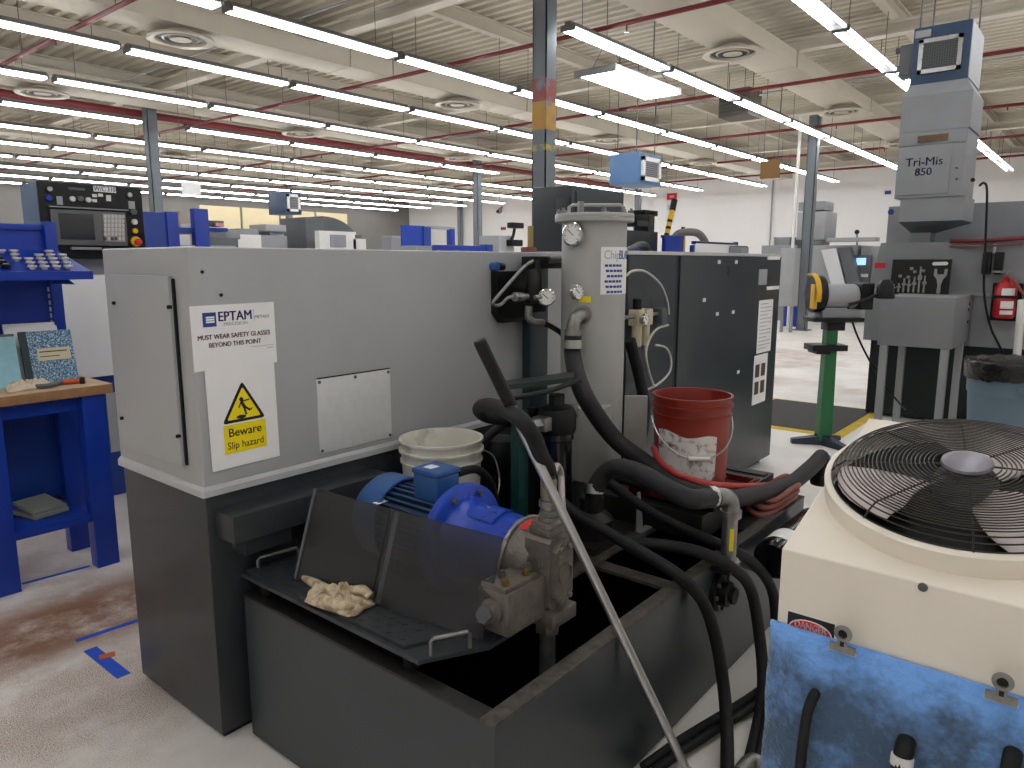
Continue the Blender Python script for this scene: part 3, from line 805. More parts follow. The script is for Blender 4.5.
b.add(vs, [(2 * k, 2 * k + 1, 2 * k + 3, 2 * k + 2) for k in range(n)], BELLB)
b.cyl((XA - .005, 1.4, ZA + .121), (XA - .005, 1.4, ZA + .127), .007, CHROME, n=8).cyl((XA - .02, 1.36, ZA + .119), (XA - .02, 1.36, ZA + .125), .006, CHROME, n=8)
b.out('inspection_cover', bell)
MB().lathe([(.1, 0), (.126, 0), (.128, .004), (.128, .012), (.12, .014), (.12, .05), (.112, .065), (.1, .08), (.06, .08)], CAST, AX(1.268), 40).lathe([(.126, .0005), (.129, .002), (.129, .012), (.126, .0135)], STEEL, AX(1.268), 40, close=True).out('adapter_ring', t)
b = MB(); vs = []
for k in range(7):
    a = R(60 + 55 * k / 6)
    for yy in (1.248, 1.222): vs.append((XA + .1215 * math.cos(a), yy, ZA + .1215 * math.sin(a)))
b.add(vs, [(2 * k, 2 * k + 1, 2 * k + 3, 2 * k + 2) for k in range(6)], REDL); b.out('red_label', t)
tb = MB().box(XA - .05, XA + .05, 1.575, 1.685, .8, .882, MOTB, .008).box(XA - .054, XA + .054, 1.571, 1.689, .882, .9, MOTB, .008).out('terminal_box', t)
MB().box(XA - .028, XA + .01, 1.625, 1.66, .9, .9012, PAPER).out('label_sticker', tb)
MB().box(XA - .125, XA - .07, 1.775, 1.8, .775, .7765, PAPER, M=Matrix.Identity(4)).out('rating_sticker', t)
for y in (1.58, 1.72):
    MB().box(XA - .12, XA + .12, y - .025, y + .025, .5, .57, GRIME, .006).out('foot', t)
# pump block
XP, ZP = 1.566, .702
def octo(w, z0, z1, ch): return [(-w, z0 + ch), (-w + ch, z0), (w - ch, z0), (w, z0 + ch), (w, z1 - ch), (w - ch, z1), (-w + ch, z1), (-w, z1 - ch)]
MB().prism(octo(.047, -.108, .107, .016), 0, .085, CAST, FY(XP, 1.2, ZP)).out('pump_body', t)
cv = MB().prism(octo(.039, -.092, .095, .028), 0, .018, CAST, FY(XP, 1.115, ZP)).lathe([(.03, .018), (.03, .024), (.025, .024), (.025, .02), (.001, .02)], CAST, FY(XP, 1.115, ZP), 24).out('front_cover', t)
for (u, v) in ((-.02, .073), (.02, .073), (-.02, -.07), (.02, -.07)): MB().lathe([(.008, 0), (.008, .008), (.004, .009)], GALV, FY(XP + u, 1.097, ZP + v), 10).out('cap_screw', cv)
MB().box(XP - .058, XP + .058, 1.095, 1.21, .552, .595, CAST, .006).out('base_flange', t)
MB().box(XP - .043, XP + .043, 1.118, 1.192, .808, .83, CAST, .006).lathe([(.042, .83), (.042, .84), (.03, .844), (.03, .855)], CAST, Matrix.Translation((XP, 1.155, 0)), 24).out('port_flange', t)
for (u, v) in ((-.034, -.025), (.034, -.025), (-.034, .025), (.034, .025)): MB().hexnut((XP + u, 1.155 + v, .83), (XP + u, 1.155 + v, .843), .008, GALV).out('bolt', t)
b = MB().hexnut((XP, 1.155, .855), (XP, 1.155, .873), .028, GALV).lathe([(.02, .873), (.02, .88), (.027, .882), (.027, .9), (.02, .902), (.02, .908)], GALV, Matrix.Translation((XP, 1.155, 0)), 20).lathe([(.023, .908), (.0235, .955), (.021, .962)], mat('brass_dull', '#8f866e', .4, metal=.8, var=.2), Matrix.Translation((XP, 1.155, 0)), 20)
b.out('hose_fitting', t)
MB().cyl((XP, 1.155, .553), (XP, 1.155, .51), .036, CAST, n=6).cyl((XP, 1.155, .51), (XP, 1.155, .201), .023, GALV, n=18).out('suction_pipe', t)
vb = MB().box(1.36, 1.535, 1.13, 1.235, .58, .7, CAST, .008).box(1.36, 1.5, 1.14, 1.225, .7, .712, CAST, .003).out('valve_block', t)
MB().lathe([(.034, 0), (.034, .012), (.026, .014), (.026, .03)], CAST, frame((1.36, 1.18, .645), (0, -1, 0), (0, 0, 1), (-1, 0, 0)), 20).cyl((1.33, 1.18, .645), (1.312, 1.18, .645), .022, GREYD, n=6).out('hex_plug', vb)
for (x, y, m) in ((1.385, 1.16, BRASS), (1.42, 1.2, GREYD), (1.47, 1.16, BRASS)): MB().hexnut((x, y, .712), (x, y, .722), .011, m).cyl((x, y, .722), (x, y, .73), .007, m, n=10).out('bolt', vb)
MB().prism([(-.02, 0), (.05, 0), (.0, .17), (-.02, .17)], 0, .012, CAST, FY(1.49, 1.17, .57)).out('rib', t)
for k in range(6): MB().box(XP - .053, XP - .045, 1.14, 1.15, .72 - k * .02, .731 - k * .02, GALV).out('cooling_rib', t)

# ------------------------------------------------------------------ buckets
def bucket(name, label, c, r, h, m, taper=.88, label_patch=False, handle=1):
    t = thing(name, label, 'bucket', c)
    M = Matrix.Translation(c)
    rb = r * taper
    def rad(f): return rb + (r - rb) * f
    pr = [(.001, 0), (rb - .006, 0), (rb, .006), (rad(.78), .78 * h), (rad(.78) + .006, .782 * h), (rad(.8) + .006, .8 * h), (rad(.8), .803 * h), (rad(.88), .88 * h), (rad(.88) + .009, .883 * h), (rad(.9) + .009, .905 * h), (rad(.9), .908 * h),
          (rad(.985), .975 * h), (r + .006, .978 * h), (r + .006, h), (r - .004, h), (r - .008, .96 * h), (rb - .006, .01), (.001, .008)]
    MB().lathe(pr, m, M, 56, caps=False).out('shell', t)
    return t
t = bucket('bucket', 'dirty white plastic bucket behind the blue motor', (1.9, 1.905, .5), .153, .4, BUCKW)
MB().tube([(2.045, 1.86, .84), (2.09, 1.81, .8), (2.09, 1.78, .7), (2.03, 1.76, .64), (1.97, 1.76, .63)], .0035, STEEL, n=6).out('bail_handle', t)
t = bucket('bucket', 'red-brown plastic bucket with scuffed white label on the red tray', (2.72, 1.285, .662), .155, .36, BUCKR, taper=.93)
b = MB(); vs = []; n = 18; cz = (2.72, 1.285)
for k in range(n + 1):
    f = k / n; a = R(150 + 96 * f)
    rl = .142
    for g, z in ((0, .69), (1, .69 + .2 + .008 * math.sin(f * 9) - .02 * f)):
        r_ = .1442 + .0109 * (z - .662) / .36 + .002
        vs.append((cz[0] + r_ * math.cos(a), cz[1] + r_ * math.sin(a), z))
b.add(vs, [(2 * k, 2 * k + 1, 2 * k + 3, 2 * k + 2) for k in range(n)], WLABEL); b.out('label_wrap', t)
b = MB(); pts = []
for k in range(13):
    f = k / 12; a = R(128 + 180 * f); s = math.sin(f * PI)
    pts.append((cz[0] + .162 * math.cos(a), cz[1] + .162 * math.sin(a), .93 - .14 * s))
MB().tube(pts, .003, STEEL, n=6, sub=2).out('bail_handle', t)
a = [Vector(pts[5]), Vector(pts[7])]
MB().cyl(a[0] + Vector((-.008, -.004, 0)), a[1] + Vector((-.008, -.004, 0)), .009, WPLAST, n=10).out('hand_grip', t)
t = thing('drip_tray', 'shallow red steel tray under the red-brown bucket', 'tray', (2.72, 1.285, .606))
TRAYR = mat('tray_red_paint', '#5a1a15', .4, var=.2)
a0, a1, c0, c1 = 2.55, 2.98, 1.1, 1.47
b = MB().box(a0, a1, c0, c1, .607, .615, TRAYR)
for (p, q, r, s) in ((a0, a1, c0, c0 + .005), (a0, a1, c1 - .005, c1), (a0, a0 + .005, c0, c1), (a1 - .005, a1, c0, c1)): b.box(p, q, r, s, .607, .64, TRAYR)
b.out('pan', t)
for (p, q) in ((2.6, 1.2), (2.84, 1.2), (2.6, 1.37), (2.84, 1.37)): MB().box(p - .02, p + .02, q - .02, q + .02, .615, .663, GRIME).out('riser_block', t)
# ------------------------------------------------------------------ filter tower and its plumbing
def gauge(parent, M, r, name='pressure_gauge', nsub=True):
    """Round dial looking along local +Z of M."""
    g = MB().lathe([(.001, 0), (r * .8, 0), (r, .006), (r, .026), (r * .86, .03), (r * .84, .026)], CHROME, M, 28, caps=False).out(name, parent)
    MB().lathe([(.001, .0255), (r * .85, .0255), (r * .85, .024), (.001, .024)], PAPER, M, 28, caps=False).out('dial_face', g) if nsub else None
    b = MB()
    b.box(-.0015, .0015, -r * .2, r * .6, .026, .027, INK, M=M @ Matrix.Rotation(R(50), 4, 'Z'))
    for k in range(9):
        a = R(-40 + 260 * k / 8)
        b.box(r * .62, r * .78, -.001, .001, .0256, .0266, INK, M=M @ Matrix.Rotation(a, 4, 'Z'))
    b.out('needle', g)
    return g
TWX, TWY, TWR = 2.72, 1.773, .14
toC = Vector((-TWX, -TWY, 0)).normalized()
def tower_face(px, z, off=0.0):
    """frame on the tower's curved side at the angle seen at column px"""
    d = _ray(px, 300); d.z = 0; d.normalize()
    o = Vector((0, 0)); c = Vector((TWX, TWY)); d2 = Vector((d.x, d.y))
    k = c.dot(d2); disc = max(0, (TWR + off) ** 2 - (c.length_squared - k * k))
    p = d2 * (k - math.sqrt(disc))
    n = Vector((p.x - TWX, p.y - TWY, 0)).normalized()
    return frame((p.x, p.y, z), Vector((0, 0, 1)).cross(n), (0, 0, 1), n)
t = thing('filter_tower', 'tall grey cylindrical coolant filter tower with bolted lid and blue lettered label', 'filter', (TWX, TWY, .5))
TOWG = mat('tower_grey_paint', '#a8a8a4', .38, var=.05, scale=3)
MB().lathe([(.001, .6), (TWR, .6), (TWR, 1.72), (.001, 1.72)], TOWG, Matrix.Translation((TWX, TWY, 0)), 56).out('vessel', t)
lid = MB().lathe([(.001, 1.718), (.168, 1.718), (.17, 1.721), (.17, 1.733), (.168, 1.735), (.17, 1.737), (.17, 1.749), (.167, 1.752), (.001, 1.754)], TOWG, Matrix.Translation((TWX, TWY, 0)), 56).out('lid', t)
for k in range(10):
    a = 2 * PI * k / 10 + .2
    p = Vector((TWX + .156 * math.cos(a), TWY + .156 * math.sin(a), 1.752))
    MB().hexnut(p, p + Vector((0, 0, .014)), .012, GALV).cyl(p + Vector((0, 0, .014)), p + Vector((0, 0, .024)), .006, GALV, n=8).out('bolt', lid)
rr = Vector((.635, -.773, 0))
c = Vector((TWX, TWY, 1.752)) - rr * .02
MB().tube([c - rr * .09, c - rr * .09 + Vector((0, 0, .03)), c - rr * .075 + Vector((0, 0, .04)), c + rr * .13 + Vector((0, 0, .04)), c + rr * .145 + Vector((0, 0, .03)), c + rr * .145], .008, TOWG, n=8, raw=True).cyl(c - rr * .04, c - rr * .04 + Vector((0, 0, .055)), .014, GALV, n=10).out('lid_handle', t)
gauge(t, tower_face(574.5, 1.665), .05)
gauge(t, tower_face(577, 1.425) @ Matrix.Rotation(R(78), 4, 'Y') @ Matrix.Translation((-.02, 0, .0)), .034)
MB().lathe([(.012, 0), (.012, .03)], GALV, tower_face(577, 1.425), 10).out('gauge_stem', t)
# wrapped label
b = MB(); aa = math.atan2(toC.y, toC.x); n = 12
M0 = tower_face(600, 1.5); a0 = math.atan2(M0[1][2], M0[0][2]); a1 = a0 + R(78)
vs = []
for k in range(n + 1):
    a = a0 + (a1 - a0) * k / n
    for z in (1.415, 1.612): vs.append((TWX + (TWR + .0015) * math.cos(a), TWY + (TWR + .0015) * math.sin(a), z))
b.add(vs, [(2 * k, 2 * k + 2, 2 * k + 3, 2 * k + 1) for k in range(n)], PAPER)
lb = b.out('label_sheet', t)
def curved_text(body, size, z, m, ang, bold=0.0, sx=1.0):
    o = text(body, size, Matrix.Identity(4), m, lb, align='LEFT', bold=bold, sx=sx)
    w = WORLD[lb.name]
    for v in o.data.vertices:
        v.co += w
        a = ang + v.co.x / TWR; r = TWR + .002 + v.co.z
        zz = z + v.co.y
        v.co = Vector((TWX + r * math.cos(a), TWY + r * math.sin(a), zz)) - w
curved_text('Chip', .052, 1.578, INKG, a0 + R(5), sx=.8)
curved_text('BLASTER', .052, 1.578, INKB, a0 + R(36), bold=.0006, sx=.72)
for k, s in enumerate(('ALLOYS', 'BLUE', 'CHEMS', 'BLEND', 'CUT', 'ALLOYS')):
    pass
b = MB()
for k in range(6):
    z = 1.535 - k * .022
    for q in range(5):
        ang = a0 + R(10 + q * 7.5 + (k % 3) * 2)
        b.box(-.0075, .0075, -.005, .005, 0, .0006, INKB, M=frame((TWX + (TWR + .0018) * math.cos(ang), TWY + (TWR + .0018) * math.sin(ang), z), (-math.sin(ang), math.cos(ang), 0), (0, 0, 1), (math.cos(ang), math.sin(ang), 0)))
b.out('printed_rows', lb)
M = tower_face(583, 1.395)
MB().box(-.02, .035, -.013, .013, 0, .001, YEL, M=M).out('yellow_tag', t)
# outlet elbow
e0 = tower_face(583, 1.33); p = e0.translation; nn = Vector((e0[0][2], e0[1][2], 0)); side = -rr
q = [p, p + nn * .03, p + nn * .055 + side * .012 - Vector((0, 0, .012)), p + nn * .062 + side * .02 - Vector((0, 0, .045)), p + nn * .062 + side * .02 - Vector((0, 0, .07))]
MB().tube(q, .028, GALV, n=16).cyl(q[-1] + Vector((0, 0, .012)), q[-1] - Vector((0, 0, .012)), .036, GALV, n=20).cyl(q[0], q[0] + nn * .012, .04, GALV, n=20).out('outlet_elbow', t)
OUT = q[-1]
# lower skirt panels and legs
MB().box(2.66, 3.02, 1.9, 1.93, .52, .97, TOWG, .004).out('back_panel', t)
fr_ = Vector((TWX, TWY, 0)) + toC * .13 - rr * .01
MB().lathe([(.001, .62), (.088, .62), (.095, .635), (.095, .94), (.001, .94)], TOWG, Matrix.Translation(fr_), 40).out('lower_canister', t)
for s in (-1, 1):
    c = Vector((TWX, TWY, 0)) + rr * (.11 * s)
    MB().box(-.02, .02, -.02, .02, .5, .61, GRIME, M=Matrix.Translation(c)).out('leg', t)
c = Vector((TWX, TWY, 0)) + toC * .02 + rr * .2
MB().box(-.012, .012, -.05, .05, .5, .96, TOWG, M=Matrix.Translation(c) @ Matrix.Rotation(R(-50.6), 4, 'Z') @ Matrix.Rotation(R(90), 4, 'Z')).out('side_panel', t)

def hose(name, label, pts, r, m=RUB, group=None, clamps=(), sub=7, n=12, cat='hose'):
    h = MB().tube(pts, r, m, n=n, sub=sub).out(name)
    tag(h, label, cat, group)
    return h
# big outlet hose from the tower, across the red bucket's foot and on over the tank end
o0 = OUT - Vector((0, 0, .01))
pts = [o0, o0 - Vector((0, 0, .09)), atY(581, 388, 1.56), atY(599, 419, 1.52), atY(617, 441, 1.48), atY(635, 455, 1.43), atY(653, 468, 1.37), atY(672, 482, 1.27), atY(693, 492, 1.16), atY(730, 499, 1.08), atY(785, 486, 1.05), atY(808, 470, 1.03), atY(822, 456, 1.02)]
h = hose('coolant_hose', 'thick grey black hose dropping from the tower elbow and sweeping right past the red bucket', pts, .036, RUBG)
w = WORLD[h.name]
MB().cyl(o0 - Vector((0, 0, .02)), o0 - Vector((0, 0, .055)), .039, STEEL, n=24).box(-.004, .05, -.008, .008, -.008, .008, STEEL, M=Matrix.Translation(o0 - Vector((0, 0, .04)) + toC * .03)).out('hose_clamp', h)
e = pts[-1]
MB().cyl(e + Vector((-.01, 0, -.0)), e + Vector((.0, -.005, -.1)), .042, BLK, n=18).lathe([(.05, -.14), (.055, -.12), (.045, -.09)], BLK, Matrix.Translation(e + Vector((0, -.005, 0))), 18).out('end_coupling', h)
# return hose to the galvanised standpipe on the front of the tank
SP = Vector((2.36, .955, 0))
fit = atY(594, 492, 1.42)
pts = [fit, atY(600, 480, 1.4), atY(608, 471, 1.37), atY(621, 468, 1.31), atY(637, 472, 1.24), atY(653, 480, 1.17), atY(672, 491, 1.1), atY(692, 499, 1.02), Vector((SP.x - .06, SP.y + .035, .755))]
h = hose('coolant_hose', 'thick arched hose running to the galvanised elbow standpipe on the tank front', pts, .034, RUBG)
MB().cyl(pts[-1] + Vector((-.025, .014, .004)), pts[-1] + Vector((-.001, .001, 0)), .038, STEEL, n=22).out('hose_clamp', h)
MB().cyl(pts[0] + Vector((0, 0, -.005)), pts[0] + Vector((.008, .004, .03)), .039, STEEL, n=22).out('hose_clamp', h)
t = thing('standpipe', 'galvanised elbow standpipe rising at the front of the tank', 'pipe', (SP.x, SP.y, .45))
MB().tube([Vector((SP.x - .062, SP.y + .036, .756)), Vector((SP.x - .03, SP.y + .018, .752)), Vector((SP.x - .006, SP.y + .004, .735)), Vector((SP.x, SP.y, .7)), Vector((SP.x, SP.y, .67))], .03, GALV, n=18).cyl((SP.x, SP.y, .675), (SP.x, SP.y, .7), .037, GALV, n=20).out('elbow', t)
MB().cyl((SP.x, SP.y, .68), (SP.x, SP.y, .492), .026, GALV, n=18).cyl((SP.x, SP.y, .505), (SP.x, SP.y, .518), .042, GALV, n=6).out('pipe', t)
MB().box(-.007, .007, -.0005, .0005, .56, .64, YEL, M=Matrix.Translation(SP + Vector((-.0265 * .77, -.0265 * .635, 0))) @ Matrix.Rotation(R(-50.6), 4, 'Z')).out('yellow_sticker', t)
MB().box(SP.x - .05, SP.x + .05, SP.y - .03, TY0 + .03, .48, .505, GRIME, .004).out('rim_bracket', t)
t = thing('sump_pump', 'grimy black sump pump with hose fitting on the tank deck', 'pump', (2.28, 1.47, .5))
px_ = fit
MB().box(px_.x - .1, px_.x + .12, px_.y - .07, px_.y + .1, .5, .53, GRIME, .006).lathe([(.075, .53), (.08, .55), (.08, .6), (.06, .62), (.045, .63), (.045, px_.z - .03)], GRIME, Matrix.Translation((px_.x + .02, px_.y + .02, 0)), 28).out('pump_casing', t)
MB().cyl((px_.x + .01, px_.y + .01, .62), (px_.x, px_.y, px_.z), .032, GRIME, n=16).out('outlet_stub', t)
MB().prism([(0, 0), (.05, 0), (.02, .16), (0, .16)], 0, .006, GREYL, FY(2.42, 1.36, .504)).box(2.42, 2.5, 1.33, 1.36, .504, .51, GREYL).out('angle_bracket', t)

# black canister filter on a dark green stand, left of the tower
t = thing('canister_filter', 'black canister filter under a dark bracket beside the tower', 'filter', (2.14, 1.55, .5))
cx, cy = 2.145, 1.55
MB().lathe([(.001, .53), (.05, .53), (.062, .55), (.06, .9), (.066, .905), (.066, .93), (.001, .93)], BLKG, Matrix.Translation((cx, cy, 0)), 32).out('bowl', t)
MB().lathe([(.07, .93), (.074, .94), (.074, 1.0), (.066, 1.02), (.04, 1.03), (.001, 1.03)], BLK, Matrix.Translation((cx, cy, 0)), 32).box(cx - .11, cx - .05, cy - .03, cy + .03, .95, 1.0, GALV, .006).box(cx + .05, cx + .1, cy - .03, cy + .03, .97, 1.02, GALV, .006).out('head', t)
MB().hexnut((cx - .17, cy + .01, .975), (cx - .1, cy, .975), .026, GALV).out('inlet_nut', t)
MB().cyl((cx, cy, .5), (cx, cy, .54), .055, GRIME, n=20).out('base', t)
MB().hull([atY(500, 391, 1.56), atY(574, 382, 1.5), atY(574, 376, 1.6), atY(500, 386, 1.72)], [v + Vector((0, 0, .018)) for v in (atY(500, 391, 1.56), atY(574, 382, 1.5), atY(574, 376, 1.6), atY(500, 386, 1.72))], mat('bracket_black_green', '#142422', .45, var=.2)).tube([atY(512, 398, 1.5), atY(545, 392, 1.48), atY(580, 380, 1.46)], .01, BLK, n=8).out('bracket', t)
MB().cyl((cx, cy, 1.03), (cx, cy, 1.07), .03, BLK, n=14).out('neck', t)
t = thing('filter_stand', 'dark green steel post stand behind the blue bell housing', 'stand', (1.9, 1.6, .5))
for (px, dx) in ((519.5, .028), (534, .02)):
    p = atY(px, 470, 1.62)
    MB().box(p.x - dx, p.x + dx, p.y - .02, p.y + .02, .5, 1.02, TEAL if dx > .025 else BLK, .004).out('post', t)
p0, p1 = atY(519, 470, 1.62), atY(534, 470, 1.62)
MB().box(p0.x, p1.x, 1.605, 1.635, .84, .88, TEAL).out('cross_member', t)
MB().box(p0.x - .05, p1.x + .05, 1.56, 1.68, .5, .51, GRIME).out('base_plate', t)
t = thing('transfer_pump', 'black ribbed pump motor standing between the white bucket and the green post', 'pump', (2.2, 1.85, .5))
p = atY(499, 480, 1.86)
b = MB().lathe([(.001, .5), (.1, .5), (.1, .52), (.08, .525)], BLK, Matrix.Translation((p.x, p.y, 0)), 28, caps=False)
prof = []
for k in range(26):
    a0_ = 2 * PI * k / 26
    for da, r in ((-.06, .068), (-.04, .08), (.04, .08), (.06, .068)): prof.append((r * math.cos(a0_ + da), r * math.sin(a0_ + da)))
b.prism(prof, .52, .74, BLK, Matrix.Translation((p.x, p.y, 0))).lathe([(.085, .74), (.09, .75), (.09, .82), (.07, .85), (.001, .855)], BLK, Matrix.Translation((p.x, p.y, 0)), 28)
b.out('ribbed_body', t)
# loop of hose from the pump top
pts = [Vector((1.566, 1.155, .955)), Vector((1.566, 1.155, .985)), atY(541.5, 456, 1.12), atY(533, 436, 1.07), atY(522, 421, 1.09), atY(507, 411, 1.2), atY(491, 405, 1.38), atY(481, 406, 1.52), atY(479, 411, 1.58), atY(487, 417, 1.62), atY(503, 420, 1.66), atY(515, 425, 1.7), atY(520, 440, 1.74)]
hose('pressure_hose', 'black pressure hose rising from the cast pump and looping behind the pole', pts, .021, RUB)
pts = [atY(519, 424, 1.72), atY(505, 428, 1.78), atY(490, 440, 1.82), atY(478, 455, 1.84), atY(474, 470, 1.85)]
hose('pressure_hose', 'short black hose bending down behind the white bucket', [atY(520, 420, 1.75), atY(504, 424, 1.8), atY(488, 437, 1.84), atY(479, 452, 1.86), atY(487, 466, 1.87)], .018, RUB)
pts = [Vector((XA + .06, 1.6, .87)), atY(468, 470, 1.62), atY(478, 470, 1.63), atY(488, 479, 1.64), atY(493, 492, 1.66), atY(497, 510, 1.7)]
hose('power_cable', 'thick black cable leaving the blue terminal box', pts, .015, RUB, cat='cable')
pts = [atY(546, 505, 1.33), atY(553, 475, 1.38), atY(557, 466, 1.42), atY(561, 475, 1.44), atY(562, 500, 1.4), atY(565, 530, 1.36)]
hose('clear_tube', 'short clear looped tube behind the cast pump', pts, .012, mat('clear_tube', '#b6aca8', .3), cat='tube')
# hoses over the tank rim
G = 'black hoses over the tank'
pts = [atY(557, 498, 1.5), atY(575, 513, 1.42), atY(610, 534, 1.28), atY(648, 556, 1.12), atY(680, 577, 1.0), atY(703, 602, .955), atY(716, 640, .92), atZ(724, 690, .13), atZ(727, 735, .05), atZ(727, 785, .021)]
hose('coolant_hose', 'long black hose crossing the open tank and hanging down its front, nearest the pole', pts, .021, RUB, G)
pts = [atY(625, 543, 1.22), atY(662, 545, 1.12), atY(702, 553, 1.0), atY(732, 568, .93), atY(751, 590, .9), atY(760, 640, .87), atZ(763, 690, .06), atZ(756, 735, .021), atZ(742, 790, .021)]
hose('coolant_hose', 'black hose bending over the drain flange beside the cream unit', pts, .021, RUB, G)
pts = [atY(608, 482, 1.42), atY(640, 505, 1.32), atY(680, 527, 1.18), atY(720, 545, 1.0), atY(752, 562, .94), atY(772, 590, .9), atY(776, 630, .87), atZ(774, 675, .1), atZ(766, 730, .04), atZ(750, 800, .022)]
hose('coolant_hose', 'upper black hose curving down beside the blue filter pad', pts, .02, RUB, G)
pts = [atY(610, 474, 1.46), atY(650, 490, 1.38), atY(672, 510, 1.28), atY(700, 530, 1.16)]
hose('coolant_hose', 'short black hose under the arched grey hose', pts, .017, RUB, G)
pts = [atZ(650, 775, .03), atZ(690, 746, .03), atZ(735, 718, .03), atZ(765, 698, .03), atZ(800, 670, .03)]
hose('floor_cable', 'pair of black cables lying on the floor in front of the tank, nearer one', pts, .014, RUB, 'cables on the floor', cat='cable')
hose('floor_cable', 'pair of black cables lying on the floor in front of the tank, farther one', [v + Vector((.02, .035, 0)) for v in pts], .014, RUB, 'cables on the floor', cat='cable')
hose('floor_fitting', 'grey pipe fitting on the floor below the blue pad', [atZ(740, 775, .04), atZ(752, 762, .05), atZ(765, 768, .04)], .026, GALV, cat='fitting')
# red hoses at the bucket
pts = [atY(654, 448, 1.36), atY(660, 461, 1.26), atY(673, 472, 1.17), atY(690, 479, 1.12), atY(711, 484, 1.09), atY(740, 486, 1.09), atY(767, 485, 1.08), atY(790, 482, 1.07)]
hose('air_hose', 'bright red air hose curving round the foot of the red bucket', pts, .012, REDH)
for k in range(3):
    pts = []
    cx_, cy_ = 3.12 + .01 * k, 1.06 - .012 * k
    z = .515 + .026 * k
    for q in range(14):
        a = 2 * PI * q / 14
        pts.append((cx_ + (.22 - .02 * k) * math.cos(a), cy_ + (.075 - .008 * k) * math.sin(a) + .02, z + .012 * math.sin(3 * a)))
    tag(MB().tube(pts, .013, REDB, n=10, closed=True).out('air_hose'), ['lowest faded red hose coil on the tank end', 'middle faded red hose coil on the tank end', 'topmost faded red hose coil on the tank end'][k], 'hose', 'coiled red hoses')
# pole leaning over the rim
p0, p1 = Vector((1.886, .847, .002)), atY(480, 342, 1.22)
t = thing('pole', 'long aluminium pole with black grip leaning across the tank rim', 'pole', p0)
dv = (p1 - p0)
MB().cyl(p0, p0 + dv * .88, .0135, ALU, n=18).out('tube', t)
MB().cyl(p0 + dv * .875, p1, .017, BLK, n=16).lathe([(.017, 0), (.014, .006), (.001, .008)], BLK, along(p1, p1 + dv), 16, caps=False).out('grip', t)
MB().cyl(p0 - dv * 0, p0 + dv * .02, .016, BLK, n=14).out('foot_tip', t)
# manifold column, valve block and steel tube by the tower
t = thing('valve_manifold', 'dark valve manifold column with gauge between light grey cover and filter tower', 'valve', (2.6, 2.05, .5))
MB().box(atY(530, 330, 2.06).x, atY(548, 330, 2.06).x, 2.06, YF - .001, .5, 1.57, mat('dark_teal_paint', '#26353a', .4, var=.15), .006).out('column_post', t)
b = MB().box(2.42, 2.66, 2.068, 2.106, 1.33, 1.51, BLK).prism([(2.42, 1.33), (2.46, 1.285), (2.66, 1.285), (2.66, 1.33)], 2.068, 2.106, BLK, frame((0, 0, 0), (1, 0, 0), (0, 0, 1), (0, 1, 0)))
b.out('mounting_plate', t)
MB().cyl((2.43, 2.107, 1.53), (2.43, 2.075, 1.53), .02, MOTB, n=18).cyl((2.44, 2.08, 1.53), (2.47, 2.08, 1.53), .017, BLK, n=18).box(2.41, 2.45, 2.07, 2.1, 1.52, 1.54, MOTB).out('solenoid_cap', t)
MB().box(2.56, 2.78, 1.98, 2.05, 1.52, 1.575, BLK, .008).lathe([(.03, 1.36), (.038, 1.38), (.038, 1.5), (.026, 1.52), (.026, 1.56)], GRIME, Matrix.Translation((2.59, 2.0, 0)), 20).box(2.55, 2.64, 1.97, 2.03, 1.33, 1.37, BLK, .006).out('valve_body', t)
MB().cyl((2.66, 1.97, 1.56), (2.86, 1.9, 1.565), .016, GALV, n=12).out('upper_pipe', t)
pts = [atY(533, 261, 1.95), atY(523, 268, 1.96), atY(505, 288, 1.98), atY(493, 303, 2.0), atY(500, 305, 2.0), atY(508, 298, 1.98), atY(514, 297, 1.97)]
MB().tube(pts, .0075, GALV, n=8).out('bent_tube', t)
p = pts[-1]
MB().cyl(p, p + Vector((.05, -.01, 0)), .018, STEEL, n=14).cyl(p + Vector((.05, -.01, 0)), p + Vector((.075, -.015, 0)), .013, GALV, n=12).hexnut(p + Vector((.01, 0, 0)), p + Vector((.025, -.004, 0)), .022, GALV).out('tube_fitting', t)
c = atY(547, 297, 1.86)
gauge(t, frame(c, Vector((0, 0, 1)).cross(toC), (0, 0, 1), toC), .037)
MB().cyl(c, c - Vector((.06, -.02, 0)), .01, GALV, n=8).out('gauge_stem', t)
pts = [atY(529, 306, 1.94), atY(528.5, 316, 1.94), atY(533, 322, 1.93), atY(543, 323, 1.92)]
MB().tube(pts, .017, GALV, n=12).out('lower_elbow', t)
hose('coolant_hose', 'thin black hose from the manifold elbow passing behind the tower', [pts[-1], atY(552, 327, 1.91), atY(562, 334, 1.92), atY(572, 345, 1.95)], .012, RUB)
# air regulator and pale tubes on the charcoal door
t = thing('air_regulator', 'beige air filter regulator pair with small gauge on the charcoal door', 'regulator', (3.45, 1.93, 1.1))
p = atY(637, 318, 1.93)
for dx, w_ in ((0, .03), (.085, .034)):
    x = p.x + dx
    MB().box(x - w_, x + w_, 1.9, 1.965, p.z - .04, p.z + .045, REG, .006).lathe([(.024, -.15), (.027, -.14), (.027, -.05), (.029, -.035)], REG, Matrix.Translation((x, 1.93, p.z)), 20).lathe([(.01, -.18), (.011, -.175), (.011, -.15)], GALV, Matrix.Translation((x, 1.93, p.z)), 12).out('regulator_bowl', t)
MB().cyl((p.x, 1.93, p.z + .045), (p.x, 1.93, p.z + .1), .024, BLK, n=18).out('pressure_knob', t)
MB().cyl((p.x - .14, 1.93, p.z + .01), (p.x + .26, 1.93, p.z + .01), .011, GALV, n=10).box(p.x + .22, p.x + .28, 1.9, 1.965, p.z - .05, p.z + .04, GREYD, .004).out('pipe_nipple', t)
gauge(t, FY(p.x, 1.9, p.z - .005), .03)
